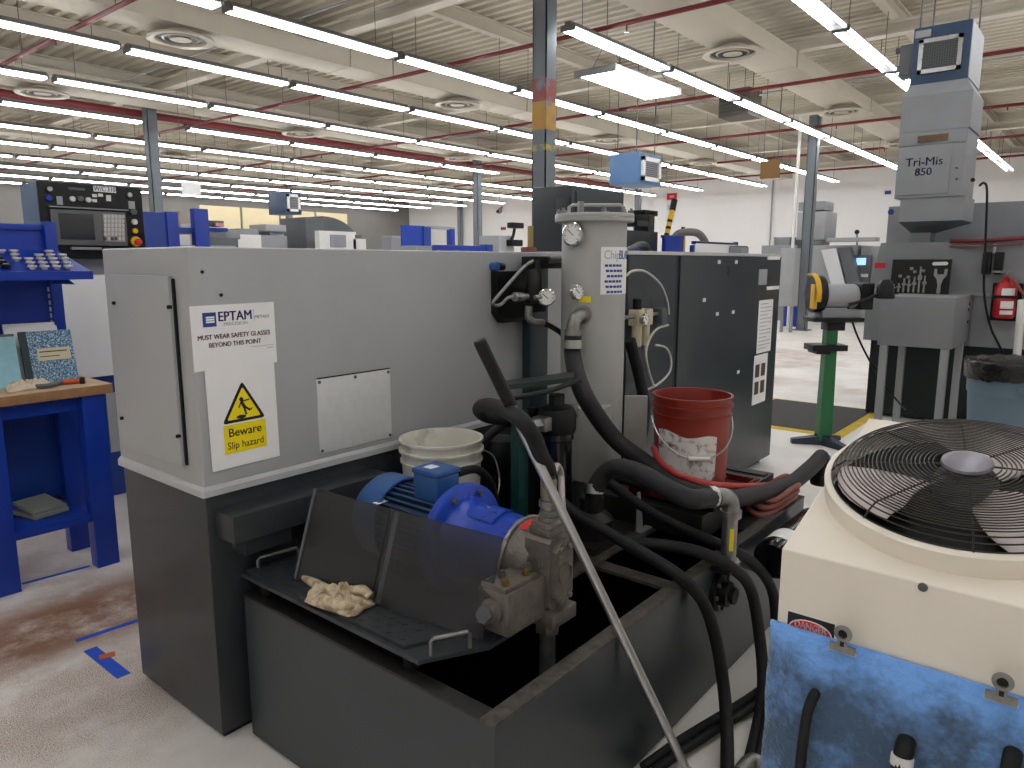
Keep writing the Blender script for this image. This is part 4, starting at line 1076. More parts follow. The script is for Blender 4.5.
hose('air_tube', 'pale air tube arching over the regulator on the charcoal door', [atY(626, 276, 1.9), atY(633, 271, 1.9), atY(646, 272, 1.9), atY(660, 284, 1.9), atY(667, 300, 1.91), atY(669, 314, 1.93)], .0065, TUBEG, 'pale air tubes', cat='tube', n=8)
hose('air_tube', 'pale air tube looping below the regulator', [atY(668, 325, 1.93), atY(657, 329, 1.9), atY(649, 340, 1.89), atY(646, 355, 1.88), atY(649, 372, 1.87), atY(654, 386, 1.86)], .0065, TUBEG, 'pale air tubes', cat='tube', n=8)
hose('air_tube', 'pale air tube bulging right above the red bucket rim', [atY(655, 345, 1.92), atY(666, 348, 1.9), atY(671, 360, 1.89), atY(669, 373, 1.88), atY(658, 384, 1.87), atY(644, 391, 1.87)], .0065, TUBEG, 'pale air tubes', cat='tube', n=8)
hose('coolant_hose', 'wide black hose hanging between tower and charcoal cabinet', [atY(630, 340, 1.9), atY(640, 380, 1.88), atY(645, 410, 1.85), atY(641, 440, 1.8), atY(632, 462, 1.75)], .03, RUB)

# ------------------------------------------------------------------ cream cooling unit with fan (front right)
CX, CY, CZ, CW, CD = 1.558, .51, .927, .64, .7
TL = R(15)
t = thing('cooling_unit', 'cream cooling unit with round black wire fan guard in the front right corner', 'cooling unit', (CX, CY, 0))
TOPM = Matrix.Translation((CX, CY, CZ)) @ Matrix.Rotation(-TL, 4, 'Y')      # local x back along the sloping top, y left, z out of it
b = MB()
side = [(0, 0.04), (CD * math.cos(TL), .04), (CD * math.cos(TL), CZ + CD * math.sin(TL)), (0, CZ)]
b.prism([(p[0], p[1]) for p in side], 0, CW, CREAM, frame((CX, CY, 0), (1, 0, 0), (0, 0, 1), (0, -1, 0)))
o = b.out('housing', t)
bm_ = o.modifiers.new('edge', 'BEVEL'); bm_.width = .003; bm_.segments = 2; bm_.limit_method = 'ANGLE'
MB().box(CX + .03, CX + CD * math.cos(TL) - .03, CY - CW + .03, CY - .03, 0, .045, BLK).out('plinth', t)
FC = TOPM @ Matrix.Translation((.345, -.293, 0))
FR = .282
b = MB().lathe([(FR + .012, 0), (FR + .012, .044), (FR + .006, .048), (FR - .004, .048), (FR - .004, .002)], CREAM, FC, 72, caps=False)
b.out('fan_shroud', t)
MB().lathe([(.001, .004), (FR - .008, .004), (FR - .008, .002), (.001, .002)], mat('fan_well_black', '#060606', .7), FC, 48, caps=False).out('fan_well', t)
b = MB()
NR = 25
for k in range(NR):
    f = k / (NR - 1); r = .066 + (FR - .004 - .066) * f
    h = .092 - .012 * f if f < .86 else .082 - .032 * ((f - .86) / .14) ** 1.5
    b.lathe([(r + .0017 * math.cos(q * PI / 2 + .78), h + .0017 * math.sin(q * PI / 2 + .78)) for q in range(4)], mat('guard_wire', '#3b3835', .35, metal=.5), FC, 84, caps=False, close=True)
g = b.out('fan_guard', t, angle=180)
b = MB()
for k in range(8):
    a = 2 * PI * k / 8 + .2
    q = []
    for f in [0, .25, .5, .75, .86, .95, 1.0, 1.02]:
        r = .05 + (FR - .002 - .05) * f
        h = .092 - .012 * f if f < .86 else .082 - .032 * ((min(f, 1) - .86) / .14) ** 1.5
        q.append(FC @ Vector((r * math.cos(a), r * math.sin(a), h - .004)))
    b.tube(q, .0022, MATS['guard_wire'], n=6, raw=True)
b.out('guard_spokes', t)
MB().lathe([(.001, .106), (.032, .105), (.05, .099), (.052, .093), (.046, .09), (.001, .09)], mat('hub_cap_metal', '#8d8a92', .4, metal=.8, var=.12, scale=40), FC, 40, caps=False).out('hub_cap', t)
fan = MB().lathe([(.001, .065), (.06, .062), (.065, .05), (.065, .012), (.001, .012)], GREYD, FC, 28).out('fan_hub', t)
for k in range(3):
    a0_ = R(84) + k * PI * 2 / 3; vs = []; nu, nv = 8, 8
    for i in range(nu + 1):
        for j in range(nv + 1):
            u, v = i / nu, j / nv
            r = .06 + (.265 - .06) * u
            wdt = R(44) + R(26) * math.sin(min(1, u * 1.15) * PI * .62)
            a = a0_ + wdt * (v - .15) + .25 * u
            z = .018 + .036 * v + .012 * u
            vs.append(FC @ Vector((r * math.cos(a), r * math.sin(a), z)))
    fs = [(i * (nv + 1) + j, (i + 1) * (nv + 1) + j, (i + 1) * (nv + 1) + j + 1, i * (nv + 1) + j + 1) for i in range(nu) for j in range(nv)]
    o = MB().add(vs, fs, BLADE).out('fan_blade', fan)
    sm = o.modifiers.new('thickness', 'SOLIDIFY'); sm.thickness = .003
p = atX(923, 587, CX)
MB().lathe([(.009, 0), (.009, .003), (.003, .005)], GREYD, FX(CX, p.y, p.z), 12).out('screw', t)
# danger label half hidden by the pad
M = FX(CX - .0005, .49, .729)
b = MB().box(0, .105, 0, .062, 0, .001, PAPER, M=M).box(.003, .102, .003, .059, .001, .0014, INK, M=M)
b.prism([(.0525 + .046 * math.cos(a) * (1 if True else 0), .026 + .025 * math.sin(a)) for a in [k * PI / 12 for k in range(24)]], .0014, .0018, PAPER, M)
b.prism([(.0525 + .043 * math.cos(a), .026 + .0225 * math.sin(a)) for a in [k * PI / 12 for k in range(24)]], .0018, .0022, REDL, M)
dl = b.out('danger_label', t)
text('DANGER', .021, M @ Matrix.Translation((.0525, .036, .0024)), PAPER, dl, bold=.0006, sx=.8)
# blue filter pad
b = MB(); vs = []; nx, nz = 40, 40
ZT = .757
def padpt(i, j, back=False):
    y = CY + .012 - (CW + .0) * i / nx
    z = ZT - .62 * j / nz
    edge = min(i, nx - i, j * 1.2) / 4.0
    th = .03 * min(1, .35 + .65 * edge) + .006 * noise.noise((y * 14, z * 14, 2)) + .003 * noise.noise((y * 50, z * 50, 5))
    for cy_ in (.362, .085): th -= .02 * math.exp(-((y - cy_) / .03) ** 2 - ((z - ZT) / .03) ** 2)
    if back: return Vector((CX - .001, y, z))
    return Vector((CX - .001 - max(.004, th), y + .004 * noise.noise((z * 9, i, 0)), z + (.006 * noise.noise((y * 18, 0, 3)) if j == 0 else 0)))
N = (nx + 1) * (nz + 1)
fr1 = [padpt(i, j) for i in range(nx + 1) for j in range(nz + 1)]; bk1 = [padpt(i, j, True) for i in range(nx + 1) for j in range(nz + 1)]
fs = [(i * (nz + 1) + j, (i + 1) * (nz + 1) + j, (i + 1) * (nz + 1) + j + 1, i * (nz + 1) + j + 1) for i in range(nx) for j in range(nz)]
rim = [i * (nz + 1) for i in range(nx + 1)] + [nx * (nz + 1) + j for j in range(1, nz + 1)] + [i * (nz + 1) + nz for i in range(nx - 1, -1, -1)] + [j for j in range(nz - 1, 0, -1)]
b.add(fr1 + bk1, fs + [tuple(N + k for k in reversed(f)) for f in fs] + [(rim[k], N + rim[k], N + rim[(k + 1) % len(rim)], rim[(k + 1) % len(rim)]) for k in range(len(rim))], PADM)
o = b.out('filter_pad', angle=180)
o.location.z -= 0
tag(o, 'fluffy blue filter pad with dark dirt clipped to the front of the cream unit', 'filter pad')
def bulldog(label, y, z):
    t = thing('bulldog_clip', label, 'clip', (CX - .02, y, z - .02), 'steel bulldog clips')
    M = FX(CX - .03, y, z)
    MB().box(-.026, .026, -.013, .004, 0, .009, GALV, .004, M=M).cyl(M @ Vector((-.027, -.012, .004)), M @ Vector((.027, -.012, .004)), .004, STEEL, n=10).out('jaw', t)
    MB().box(-.009, .009, 0, .022, .005, .011, GALV, .003, M=M).box(-.004, .004, .002, .018, .0105, .0115, BLK, M=M).cyl(M @ Vector((-.012, .018, .004)), M @ Vector((.012, .018, .004)), .006, STEEL, n=10).out('lever', t)
    MB().lathe([(.009, 0), (.017, 0), (.018, .003), (.017, .006), (.01, .008), (.009, .006)], GALV, M @ Matrix.Translation((0, .03, .006)), 24, close=True).lathe([(.001, .002), (.009, .002), (.009, .003), (.001, .003)], BLK, M @ Matrix.Translation((0, .03, .006)), 20).out('round_grip', t)
bulldog('steel bulldog clip on the pad beside the danger label', .362, .762)
bulldog('steel bulldog clip on the pad near the right edge of the photo', .085, .762)
def padhose(label, px, py, path, r, m, collar=None):
    p = atX(px, py, CX - .05)
    t = thing('drain_hose', label, 'hose', p, 'hoses through the pad')
    pts = [p + Vector((.05, 0, .012)), p + Vector((.012, 0, .01))] + [p + Vector(v) for v in path]
    MB().tube(pts, r, m, n=14).out('hose_body', t)
    if collar: MB().cyl(Vector(pts[2]) + Vector((0, 0, .01)), Vector(pts[2]) + Vector((-.003, 0, -.008)), r * 1.16, collar, n=22).out('collar', t)
padhose('slim black hose poking through the left of the blue pad', 812, 702, [(-.012, .002, -.008), (-.018, .006, -.06), (-.02, .01, -.2), (-.02, .012, -.5)], .011, RUB)
padhose('black hose with white collar through the middle of the blue pad', 904, 752, [(-.012, 0, -.012), (-.02, 0, -.06), (-.025, 0, -.45)], .018, RUB, WPLAST)
padhose('dark hose end at the lower right of the blue pad', 1011, 765, [(-.012, 0, -.012), (-.02, 0, -.06), (-.025, 0, -.45)], .016, RUB)

# ------------------------------------------------------------------ blue workbench (left)
BX1, BY0, BY1, BZ = 1.53, 3.88, 4.32, .945
t = thing('workbench', 'blue steel workbench with worn timber top at the left edge', 'workbench', (.9, 4.0, 0))
MB().box(-.2, BX1, BY0 - .01, BY1, BZ - .048, BZ - .002, WOOD, .004).box(-.199, BX1 - .001, BY0 - .009, BY1 - .001, BZ - .003, BZ, WOODT).out('bench_top', t)
for (x0, x1, y0, y1) in ((1.385, 1.492, BY0, BY0 + .08), (1.385, 1.492, BY1 - .1, BY1 - .03), (.93, 1.045, BY0, BY0 + .08), (.93, 1.045, BY1 - .1, BY1 - .03)):
    MB().box(x0, x1, y0, y1, 0, BZ - .048, BLUE, .005).out('leg', t)
MB().box(1.045, 1.385, BY0 + .01, BY1 - .03, .25, .29, BLUE, .004).out('lower_shelf', t)
MB().box(1.0, 1.42, BY1 - .05, BY1 - .035, .3, BZ - .05, BLUED).out('back_panel', t)
MB().box(.1, BX1 - .02, BY0 + .04, BY0 + .08, BZ - .12, BZ - .048, BLUE).out('apron', t)
t = thing('shelf_rack', 'blue slotted upright rack with tilted tray shelf above the workbench', 'shelf', (1.3, 4.28, BZ))
MB().box(1.43, 1.485, 4.27, 4.33, BZ, 1.755, BLUE, .004).out('upright', t)
b = MB()
for k in range(13): b.box(1.425, 1.431, 4.29, 4.312, .99 + k * .034, 1.012 + k * .034, WPLAST)
b.out('slots', t)
MB().box(.3, 1.43, 4.305, 4.32, BZ, 1.74, BLUE).out('back_sheet', t)
MB().box(.3, 1.43, 4.29, 4.305, 1.71, 1.74, BLUE, .003).out('top_rail', t)
sh0 = [(.3, 3.96, 1.5), (1.52, 3.96, 1.5), (1.48, 4.28, 1.61), (.3, 4.28, 1.61)]
MB().hull([Vector(v) - Vector((0, 0, .024)) for v in sh0], [Vector(v) for v in sh0], BLUE).box(.3, 1.52, 3.955, 3.965, 1.465, 1.505, BLUE).out('tray_shelf', t)
MB().prism([(0, 0), (.3, .0), (.3, .1)], 0, .006, BLUE, frame((1.44, 3.99, 1.44), (0, 1, 0), (0, 0, 1), (1, 0, 0))).out('shelf_bracket', t)
# collets on the tray
proto = None
spots = []
for r_ in range(5):
    for k in range(4 + (r_ > 1)):
        x, y = 1.27 + .052 * k - .014 * r_ + (.026 if r_ % 2 else 0), 4.0 + .055 * r_
        if (r_, k) in ((4, 2), (4, 3), (3, 1)): continue
        spots.append((x, y, 1.5 + (y - 3.96) * .344, 0))
for r_ in range(5):
    for k in range(2): spots.append((1.12 + .05 * k, 4.02 + .05 * r_, 1.5 + (4.02 + .05 * r_ - 3.96) * .344, 1))
for i, (x, y, z, dark) in enumerate(spots):
    b = MB()
    M = Matrix.Translation((x, y, z))
    if dark:
        b.lathe([(.001, 0), (.018, 0), (.02, .004), (.02, .016), (.014, .02), (.001, .02)], BLK, M, 16).lathe([(.012, .02), (.012, .024), (.001, .024)], STEEL, M, 12, caps=False)
        o = b.out('collet'); tag(o, 'black collet with bright tip in the left rows of the blue tray shelf', 'collet', 'black collets on the tray shelf')
    else:
        b.lathe([(.001, 0), (.011, 0), (.012, .003), (.013, .01), (.021, .012), (.021, .02), (.012, .022), (.011, .017), (.001, .017)], mat('collet_steel', '#d8d8d5', .35, metal=.6), M, 16)
        o = b.out('collet'); tag(o, 'small bright steel collet in the right rows of the blue tray shelf', 'collet', 'steel collets on the tray shelf')
# things on the bench
def leaning(name, label, cat, px0, py0, px1, py1, y, m, thick, group=None):
    p, q = atY(px0, py1, y), atY(px1, py0, y)
    t = thing(name, label, cat, (p.x, y, BZ))
    M = frame((p.x, y, BZ), (1, 0, 0), (0, math.sin(R(12)), math.cos(R(12))), (0, -math.cos(R(12)), math.sin(R(12))))
    MB().box(0, q.x - p.x, .001, (q.z - BZ), 0, thick, m, .002, M=M).out('cover', t)
    return t, M, q.x - p.x, q.z - BZ
t, M, w, h = leaning('notebook', 'marbled blue composition notebook leaning against the blue rack', 'notebook', 26, 329, 73, 378, 4.16, BOOKB, .016)
MB().box(-.001, w * .13, 0, h + .001, -.001, .0175, TEAL, M=M).out('spine', t)
MB().box(w * .28, w * .92, h * .42, h * .66, .016, .0168, mat('cream_label', '#d8cfb0', .8), M=M).box(w * .32, w * .86, h * .58, h * .6, .0168, .0172, INK, M=M).box(w * .32, w * .7, h * .49, h * .505, .0168, .0172, INK, M=M).out('cover_label', t)
leaning('paper_folder', 'white paper folder standing behind the marbled notebook', 'folder', 12, 321, 60, 378, 4.215, PAPER, .004)
t, M, w, h = leaning('binder', 'pale blue printed sheet propped at the left edge behind the rag', 'binder', -20, 336, 17, 384, 4.1, mat('pale_blue_sheet', '#8fbfcb', .6, var=.1, scale=20), .008)
MB().box(0, w, h, h + .012, -.002, .01, GREYD, M=M).out('clip_bar', t)
b = cloth('', '', (1.2, 4.0, BZ), .09, .05, .05, 7.7, mat('pale_rag', '#cdbca8', .95, var=.15), rz=0)
tag(b.out('rag', angle=180), 'crumpled pale rag on the bench top before the notebook', 'rag')
t = thing('hand_tool', 'black and orange handled tool lying along the bench front', 'tool', (1.2, 3.94, BZ))
q0, q1, q2, q3 = atZ(20, 387, BZ + .014), atZ(46, 386, BZ + .014), atZ(62, 382, BZ + .014), atZ(80, 381, BZ + .014)
MB().tube([q0, q1, q2], .012, GREYD, n=10).out('shaft', t)
MB().tube([q2, (q2 + q3) / 2, q3], .014, ORANGE, n=12).out('handle', t)
MB().cyl(q3, q3 + (q3 - q2).normalized() * .022, .019, BLK, n=14).out('end_cap', t)
t = thing('foot_pedal', 'beige foot pedal switch lying on the blue lower shelf', 'pedal', (1.2, 4.0, .29))
M = Matrix.Translation((1.165, 4.0, .291)) @ Matrix.Rotation(R(12), 4, 'Z')
PEDM = mat('pedal_beige', '#8a8f84', .5, var=.06)
MB().box(0, .17, 0, .2, 0, .022, PEDM, .006, M=M).out('pedal_base', t)
MB().hull([M @ Vector(v) for v in ((.004, .01, .024), (.166, .01, .024), (.166, .19, .05), (.004, .19, .05))], [M @ Vector(v) for v in ((.004, .01, .036), (.166, .01, .036), (.166, .19, .066), (.004, .19, .066))], PEDM).out('treadle', t)
hose('pedal_cord', 'dark cord from the beige foot pedal', [(1.3, 4.2, .33), (1.34, 4.22, .33), (1.37, 4.24, .302), (1.4, 4.24, .3)], .005, BLK, cat='cord')
# ------------------------------------------------------------------ mist collector and grey machining centre (right)
MXF = 7.9
def yx(px, py, x): p = atX(px, py, x); return p.y, p.z
t = thing('machining_center', 'big mid-grey machining centre standing behind the mist collector at the right', 'machine', (8.4, .8, 0))
yl, zl = yx(866, 302, MXF); yt, zt = yx(881, 243, MXF)
MB().prism([(-yl, .78), (.4, .78), (.4, zt), (-yt, zt), (-yl, zl)], 0, 1.6, GREY, frame((MXF, 0, 0), (0, -1, 0), (0, 0, 1), (1, 0, 0))).out('front_body', t)
yb, zb = yx(886, 206, 8.5)
MB().box(8.62, 9.7, -.6, yb, zt - .02, zb, GREYM, .01).out('rear_body', t)
MB().box(MXF + .15, 9.5, -.4, yl - .04, .02, .82, mat('machine_base_green_black', '#14211f', .45, var=.2)).out('base', t)
MB().box(MXF - .03, MXF, -.35, 1.2, 1.24, 1.27, GREYM, .004).box(MXF - .012, MXF, -.35, 1.0, .78, 1.235, GREYM, .004).out('lower_door', t)
p = atX(880, 266, MXF)
MB().box(-.05, .05, -.02, .03, 0, .004, REDL, M=FX(MXF + .0, p.y, p.z)).out('red_sticker', t)
p = atX(891, 212, 8.5); MB().lathe([(.001, 0), (.03, 0), (.03, .004), (.001, .004)], INKB, FX(8.5, p.y, p.z), 16).out('round_badge', t)
# front tank box on four legs
t = thing('coolant_box', 'grey rectangular box on four legs before the machining centre', 'box', (7.4, 1.3, 0))
yA, zA = yx(881, 296, 7.0); yB, zB = yx(951, 352, 7.0); yB0, _ = yx(953, 298, 7.0)
MB().box(7.0, MXF - .02, yB, yA, zB + .02, zA, GREY, .008).out('box_body', t)
for x in (7.04, 7.78):
    for y in (yA - .05, yB + .05): MB().box(x - .03, x + .03, y - .03, y + .03, 0, zB + .021, GREYL, .004).out('leg', t)
for dz in (0, .05, .16): MB().lathe([(.012, 0), (.012, .006), (.005, .008)], BLK, FY(7.72, yB, zA - .08 - dz), 10).out('knob', t)
# tool board
y0_, z0_ = yx(889, 294, 7.72); y1_, z1_ = yx(953, 259, 7.8)
t = thing('tool_board', 'black foam tool board leaning on the grey machine above the box', 'board', (7.8, 1.4, zA))
TM = frame((7.72, y0_, z0_), (0, -1, 0), (.12, 0, .993), (-.993, 0, .12))
tw, th = y0_ - y1_, z1_ - z0_
MB().box(0, tw, 0, th, -.03, 0, BLK, .004, M=TM).out('foam_panel', t)
def tool(label, poly_list, m=GALV):
    b = MB()
    for q in poly_list: b.prism(q, .0005, .012, m, TM)
    o = b.out('hand_tool'); tag(o, label, 'tool', 'tools on the black board'); return o
ords = ['leftmost', 'second', 'third', 'fourth', 'fifth', 'sixth', 'seventh']
for k in range(7):
    u = .035 + k * .0425; h = (.06, .07, .11, .1, .12, .2, .13)[k] * 1.2
    w_ = .008
    tool('small steel tool, %s in the lower row on the black tool board' % ords[k], [[(u - w_, .02), (u + w_, .02), (u + w_ * .8, .02 + h), (u - w_ * .8, .02 + h)], [(u - 2.2 * w_, .02 + h * .5), (u + 2.2 * w_, .02 + h * .5), (u + 2.2 * w_, .02 + h * .66), (u - 2.2 * w_, .02 + h * .66)]])
tool('large open ended spanner on the right of the black tool board', [[(.395, .02), (.415, .01), (.43, .03), (.425, .09), (.44, .15), (.385, .15), (.4, .09)], [(.385, .148), (.44, .148), (.465, .18), (.465, .24), (.445, .24), (.44, .19), (.385, .19), (.38, .24), (.36, .24), (.36, .18)]])
tool('pale screwdriver handle at the top right of the black tool board', [[(.335, .285), (.345, .272), (.455, .275), (.465, .29), (.455, .305), (.345, .302)]], WPLAST)
for k, (u, v) in enumerate(((.08, .16), (.15, .15), (.17, .23), (.2, .2), (.27, .21))):
    tool('tiny steel bit, %s of the bits scattered above the lower row of tools' % ords[k], [[(u - .012, v), (u + .012, v), (u + .014, v + .025), (u - .014, v + .025)]])
# mist collector
MISTG = mat('mist_cabinet_grey', '#8d8f92', .45, var=.06, scale=3)
XM = 7.75
t = thing('mist_collector', 'tall grey mist collector with blue fan box on top, standing on the grey machine', 'mist collector', (XM + .3, 1.4, zt))
def yz(px, py): return yx(px, py, XM)
(a_y, a_z), (b_y, b_z) = yz(894, 199), yz(968, 132)
c_z = yz(897, 134)[1]
dM = .62
MB().box(XM, XM + dM, b_y, a_y, a_z, c_z, MISTG, .01).out('filter_cabinet', t)
MB().box(XM - .012, XM, b_y + .11, a_y - .012, a_z + .03, c_z - .13, MISTG, .004).out('access_door', t)
MB().box(XM - .008, XM, b_y, a_y, c_z - .12, c_z - .03, GREYM, .004).out('seam_band', t)
b = MB(); b.box(XM - .02, XM - .009, b_y + .15, a_y - .16, c_z - .1, c_z - .04, mat('rusty_handle', '#6f5a48', .6, metal=.4, var=.3)); b.out('handle', t)
for (px, py) in ((957, 168), (957, 179)):
    y_, z_ = yz(px, py); MB().lathe([(.01, 0), (.01, .015), (.004, .018)], GREYD, FX(XM - .012, y_, z_), 10).out('latch', t)
y_, z_ = yz(973, 180); MB().lathe([(.018, 0), (.018, .015), (.008, .018)], BLK, FX(XM, y_, z_), 12).out('port_plug', t)
y_, z_ = yz(924, 166)
M = FX(XM - .0125, y_, z_)
text('Tri-Mis', .105, M @ Matrix.Translation((0, .035, 0)), INKB, t, bold=.0008, thick=.001)
text('850', .095, M @ Matrix.Translation((.0, -.055, 0)), INKB, t, bold=.0008, thick=.001)
d_y, d_z = yz(906, 84)
e_y, e_z = yz(974, 79)
# plenum with sloping top, then the blue fan box
MB().hull([(XM, b_y - .01, c_z), (XM + dM, b_y - .01, c_z), (XM + dM, a_y - .0, c_z), (XM, a_y - .0, c_z)], [(XM, b_y - .01, d_z - .12), (XM + dM, b_y - .01, d_z - .12), (XM + dM, a_y, d_z - .12), (XM, a_y, d_z - .12)], GREYM).hull(
    [(XM, b_y - .01, d_z - .12), (XM + dM, b_y - .01, d_z - .12), (XM + dM, a_y, d_z - .12), (XM, a_y, d_z - .12)], [(XM + .1, b_y + .06, d_z), (XM + dM, b_y + .06, d_z), (XM + dM, a_y - .03, d_z), (XM + .1, a_y - .03, d_z)], GREYM).out('plenum', t)
f_y, f_z = yx(908, 31, XM + .1); g_y, g_z = yx(974, 17, XM + .1)
fb = MB().box(XM + .1, XM + dM + .15, b_y + .06, a_y - .03, d_z, (f_z + g_z) / 2, NAVY, .006).out('fan_box', t)
MB().box(XM + .11, XM + dM + .14, b_y + .055, b_y + .06, d_z + .01, (f_z + g_z) / 2 - .01, GREYL).out('side_panel', fb)
(h_y, h_z), (i_y, i_z) = yx(917, 75, XM + .1), yx(964, 33, XM + .1)
b = MB(); fw_ = .035
for (y0_b, y1_b, z0_b, z1_b) in ((i_y, h_y, h_z, h_z + fw_), (i_y, h_y, i_z - fw_, i_z), (i_y, i_y + fw_, h_z, i_z), (h_y - fw_, h_y, h_z, i_z)): b.box(XM + .08, XM + .1, y0_b, y1_b, z0_b, z1_b, STEEL)
b.out('grille_frame', fb)
b = MB().box(XM + .094, XM + .099, i_y + fw_, h_y - fw_, h_z + fw_, i_z - fw_, mat('grille_dark', '#33322e', .6))
for k in range(12):
    z_ = h_z + fw_ + (k + .5) * (i_z - h_z - 2 * fw_) / 12; b.box(XM + .088, XM + .094, i_y + fw_, h_y - fw_, z_ - .004, z_ + .004, GREYD)
for k in range(14):
    y_ = i_y + fw_ + (k + .5) * (h_y - i_y - 2 * fw_) / 14; b.box(XM + .087, XM + .09, y_ - .004, y_ + .004, h_z + fw_, i_z - fw_, GREYD)
b.out('mesh_grille', fb)
MB().box(XM + .085, XM + .1, a_y - .17, a_y - .045, (f_z + g_z) / 2 - .09, (f_z + g_z) / 2 - .03, GREYL).out('name_plate', fb)
MB().box(XM + .12, XM + .3, a_y - .03, a_y + .08, d_z + .1, (f_z + g_z) / 2 - .12, GREYD, .01).cyl((XM + .2, a_y + .08, d_z + .35), (XM + .2, a_y + .13, d_z + .35), .03, GREYD, n=12).out('motor_box', fb)
zz = (f_z + g_z) / 2
for y_ in (a_y - .06, b_y + .1):
    for x_ in (XM + .18, XM + dM + .1): MB().cyl((x_, y_, zz - .01), (x_, y_, 5.09), .008, GREYD, n=6).out('hanger', t)
# neck and funnel down to the machine roof
j_y, j_z = yz(898, 222); k_y, k_z = yz(962, 222)
MB().box(XM + .02, XM + dM - .02, k_y, j_y, j_z, a_z, GREYM, .006).out('neck', t)
l_z = zt
MB().hull([(XM + .22, 1.43, l_z + .08), (XM + .4, 1.43, l_z + .08), (XM + .4, 1.57, l_z + .08), (XM + .22, 1.57, l_z + .08)], [(XM + .02, k_y, j_z), (XM + dM - .02, k_y, j_z), (XM + dM - .02, j_y, j_z), (XM + .02, j_y, j_z)], GREYD).box(XM + .2, XM + .42, 1.41, 1.59, l_z, l_z + .2, GREY, .005).out('funnel', t)
hose('power_cable', 'thin dark cable looping down from the mist collector past the extinguisher', [atX(979, 186, XM - .02), atX(984, 183, XM - .02), atX(987, 192, XM - .05), atX(985.5, 240, XM), atX(984, 290, XM), atX(990, 325, XM), atX(1002, 352, XM), atX(1010, 380, XM)], .01, BLK, cat='cable')
pts = [atX(950, 241, MXF - .04), atX(985, 240.5, MXF - .04), atX(1024, 238, MXF - .04), atX(1060, 236, MXF - .04)]
hose('air_pipe', 'red air pipe along the top of the grey machine', pts, .018, REDP, cat='pipe')
hose('air_pipe', 'thin pink hose under the red air pipe on the grey machine', [v - Vector((0, 0, .05)) for v in pts[:3]], .008, REDB, cat='pipe')
# extinguisher
XE = MXF - .1
y0_, z0_ = yx(1003, 318, XE); _, z1_ = yx(1003, 281, XE)
t = thing('fire_extinguisher', 'red fire extinguisher with white labels mounted on the grey machine', 'fire extinguisher', (XE, y0_, z0_))
M = Matrix.Translation((XE, y0_, 0))
EH = z1_ - z0_
MB().lathe([(.001, z0_), (.07, z0_), (.085, z0_ + .02), (.085, z1_ - .06), (.06, z1_ - .01), (.03, z1_ + .01), (.03, z1_ + .04), (.001, z1_ + .04)], FIREX, M, 32).out('cylinder', t)
MB().box(MXF - .03, MXF, y0_ - .12, y0_ + .11, z0_ - .03, z1_ - .02, BLK).box(XE - .088, XE + .06, y0_ - .09, y0_ + .09, z0_ + EH * .55, z0_ + EH * .62, BLK).out('bracket', t)
b = MB(); vs = []
for (za_, zb_) in ((.66, .9), (.3, .52), (.12, .24)):
    b = b
    vs = []
    for k in range(9):
        a = R(165 + 70 * k / 8)
        for z_ in (z0_ + za_ * EH * .9, z0_ + zb_ * EH * .9): vs.append((XE + .0862 * math.cos(a), y0_ + .0862 * math.sin(a), z_))
    b.add(vs, [(2 * k, 2 * k + 1, 2 * k + 3, 2 * k + 2) for k in range(8)], PAPER)
b.out('labels', t)
MB().cyl((XE, y0_, z1_ + .03), (XE, y0_, z1_ + .08), .02, GALV, n=12).box(XE - .02, XE + .02, y0_ - .02, y0_ + .12, z1_ + .07, z1_ + .09, GALV, .004).out('valve_head', t)
MB().tube([(XE - .02, y0_, z1_ + .05), (XE - .08, y0_ - .06, z1_), (XE - .09, y0_ - .13, z1_ - .1), (XE - .07, y0_ - .17, z1_ - .16)], .013, REDB, n=8).out('discharge_hose', t)
y_, z_ = yx(993, 262, MXF - .04)
t = thing('air_gun_holder', 'black twin holder hanging under the red pipe left of the extinguisher', 'holder', (MXF - .04, y_, z_))
for s in (-.045, .045): MB().box(MXF - .08, MXF - .002, y_ + s - .035, y_ + s + .035, z_ - .11, z_ + .09, BLK, .02).out('pouch', t)
MB().box(MXF - .03, MXF - .002, y_ - .01, y_ + .01, z_ + .08, z_ + .16, STEEL).out('hook', t)
# trash can
p = atD(1014, 372, 5.6); cx, cy = p.x, p.y
t = thing('trash_can', 'slate blue plastic trash can lined with a black bag at the right edge', 'trash can', (cx, cy, 0))
TRR, TRH = .31, .8
MB().lathe([(.001, .0), (TRR * .8, 0), (TRR * .82, .02), (TRR * .94, .55), (TRR * .97, .56), (TRR * .99, TRH - .1), (TRR * 1.04, TRH - .09), (TRR * 1.05, TRH), (TRR, TRH), (TRR * .78, .03), (.001, .02)], TRASH, Matrix.Translation((cx, cy, 0)), 48, caps=False).out('barrel', t)
b = MB(); vs = []; n = 64
prof = [(1.065, -.13), (1.075, -.06), (1.08, -.01), (1.06, .012), (1.0, .008), (.93, -.06), (.86, -.2)]
for (f, dz) in prof:
    for k in range(n):
        a = 2 * PI * k / n
        w_ = noise.noise((math.cos(a) * 5, math.sin(a) * 5, dz * 20))
        vs.append((cx + TRR * (f + .012 * w_) * math.cos(a), cy + TRR * (f + .012 * w_) * math.sin(a), TRH + dz + .02 * w_))
b.add(vs, [(j * n + k, j * n + (k + 1) % n, (j + 1) * n + (k + 1) % n, (j + 1) * n + k) for j in range(len(prof) - 1) for k in range(n)], BAG)
b.out('bag_liner', t, angle=180)
for s in (0, 1):
    a = R(200 + 40 * s); MB().box(-.05, .05, -.02, .02, TRH - .2, TRH - .16, TRASH, .008, M=Matrix.Translation((cx + TRR * math.cos(a), cy + TRR * math.sin(a), 0)) @ Matrix.Rotation(a + PI / 2, 4, 'Z')).out('handle', t)
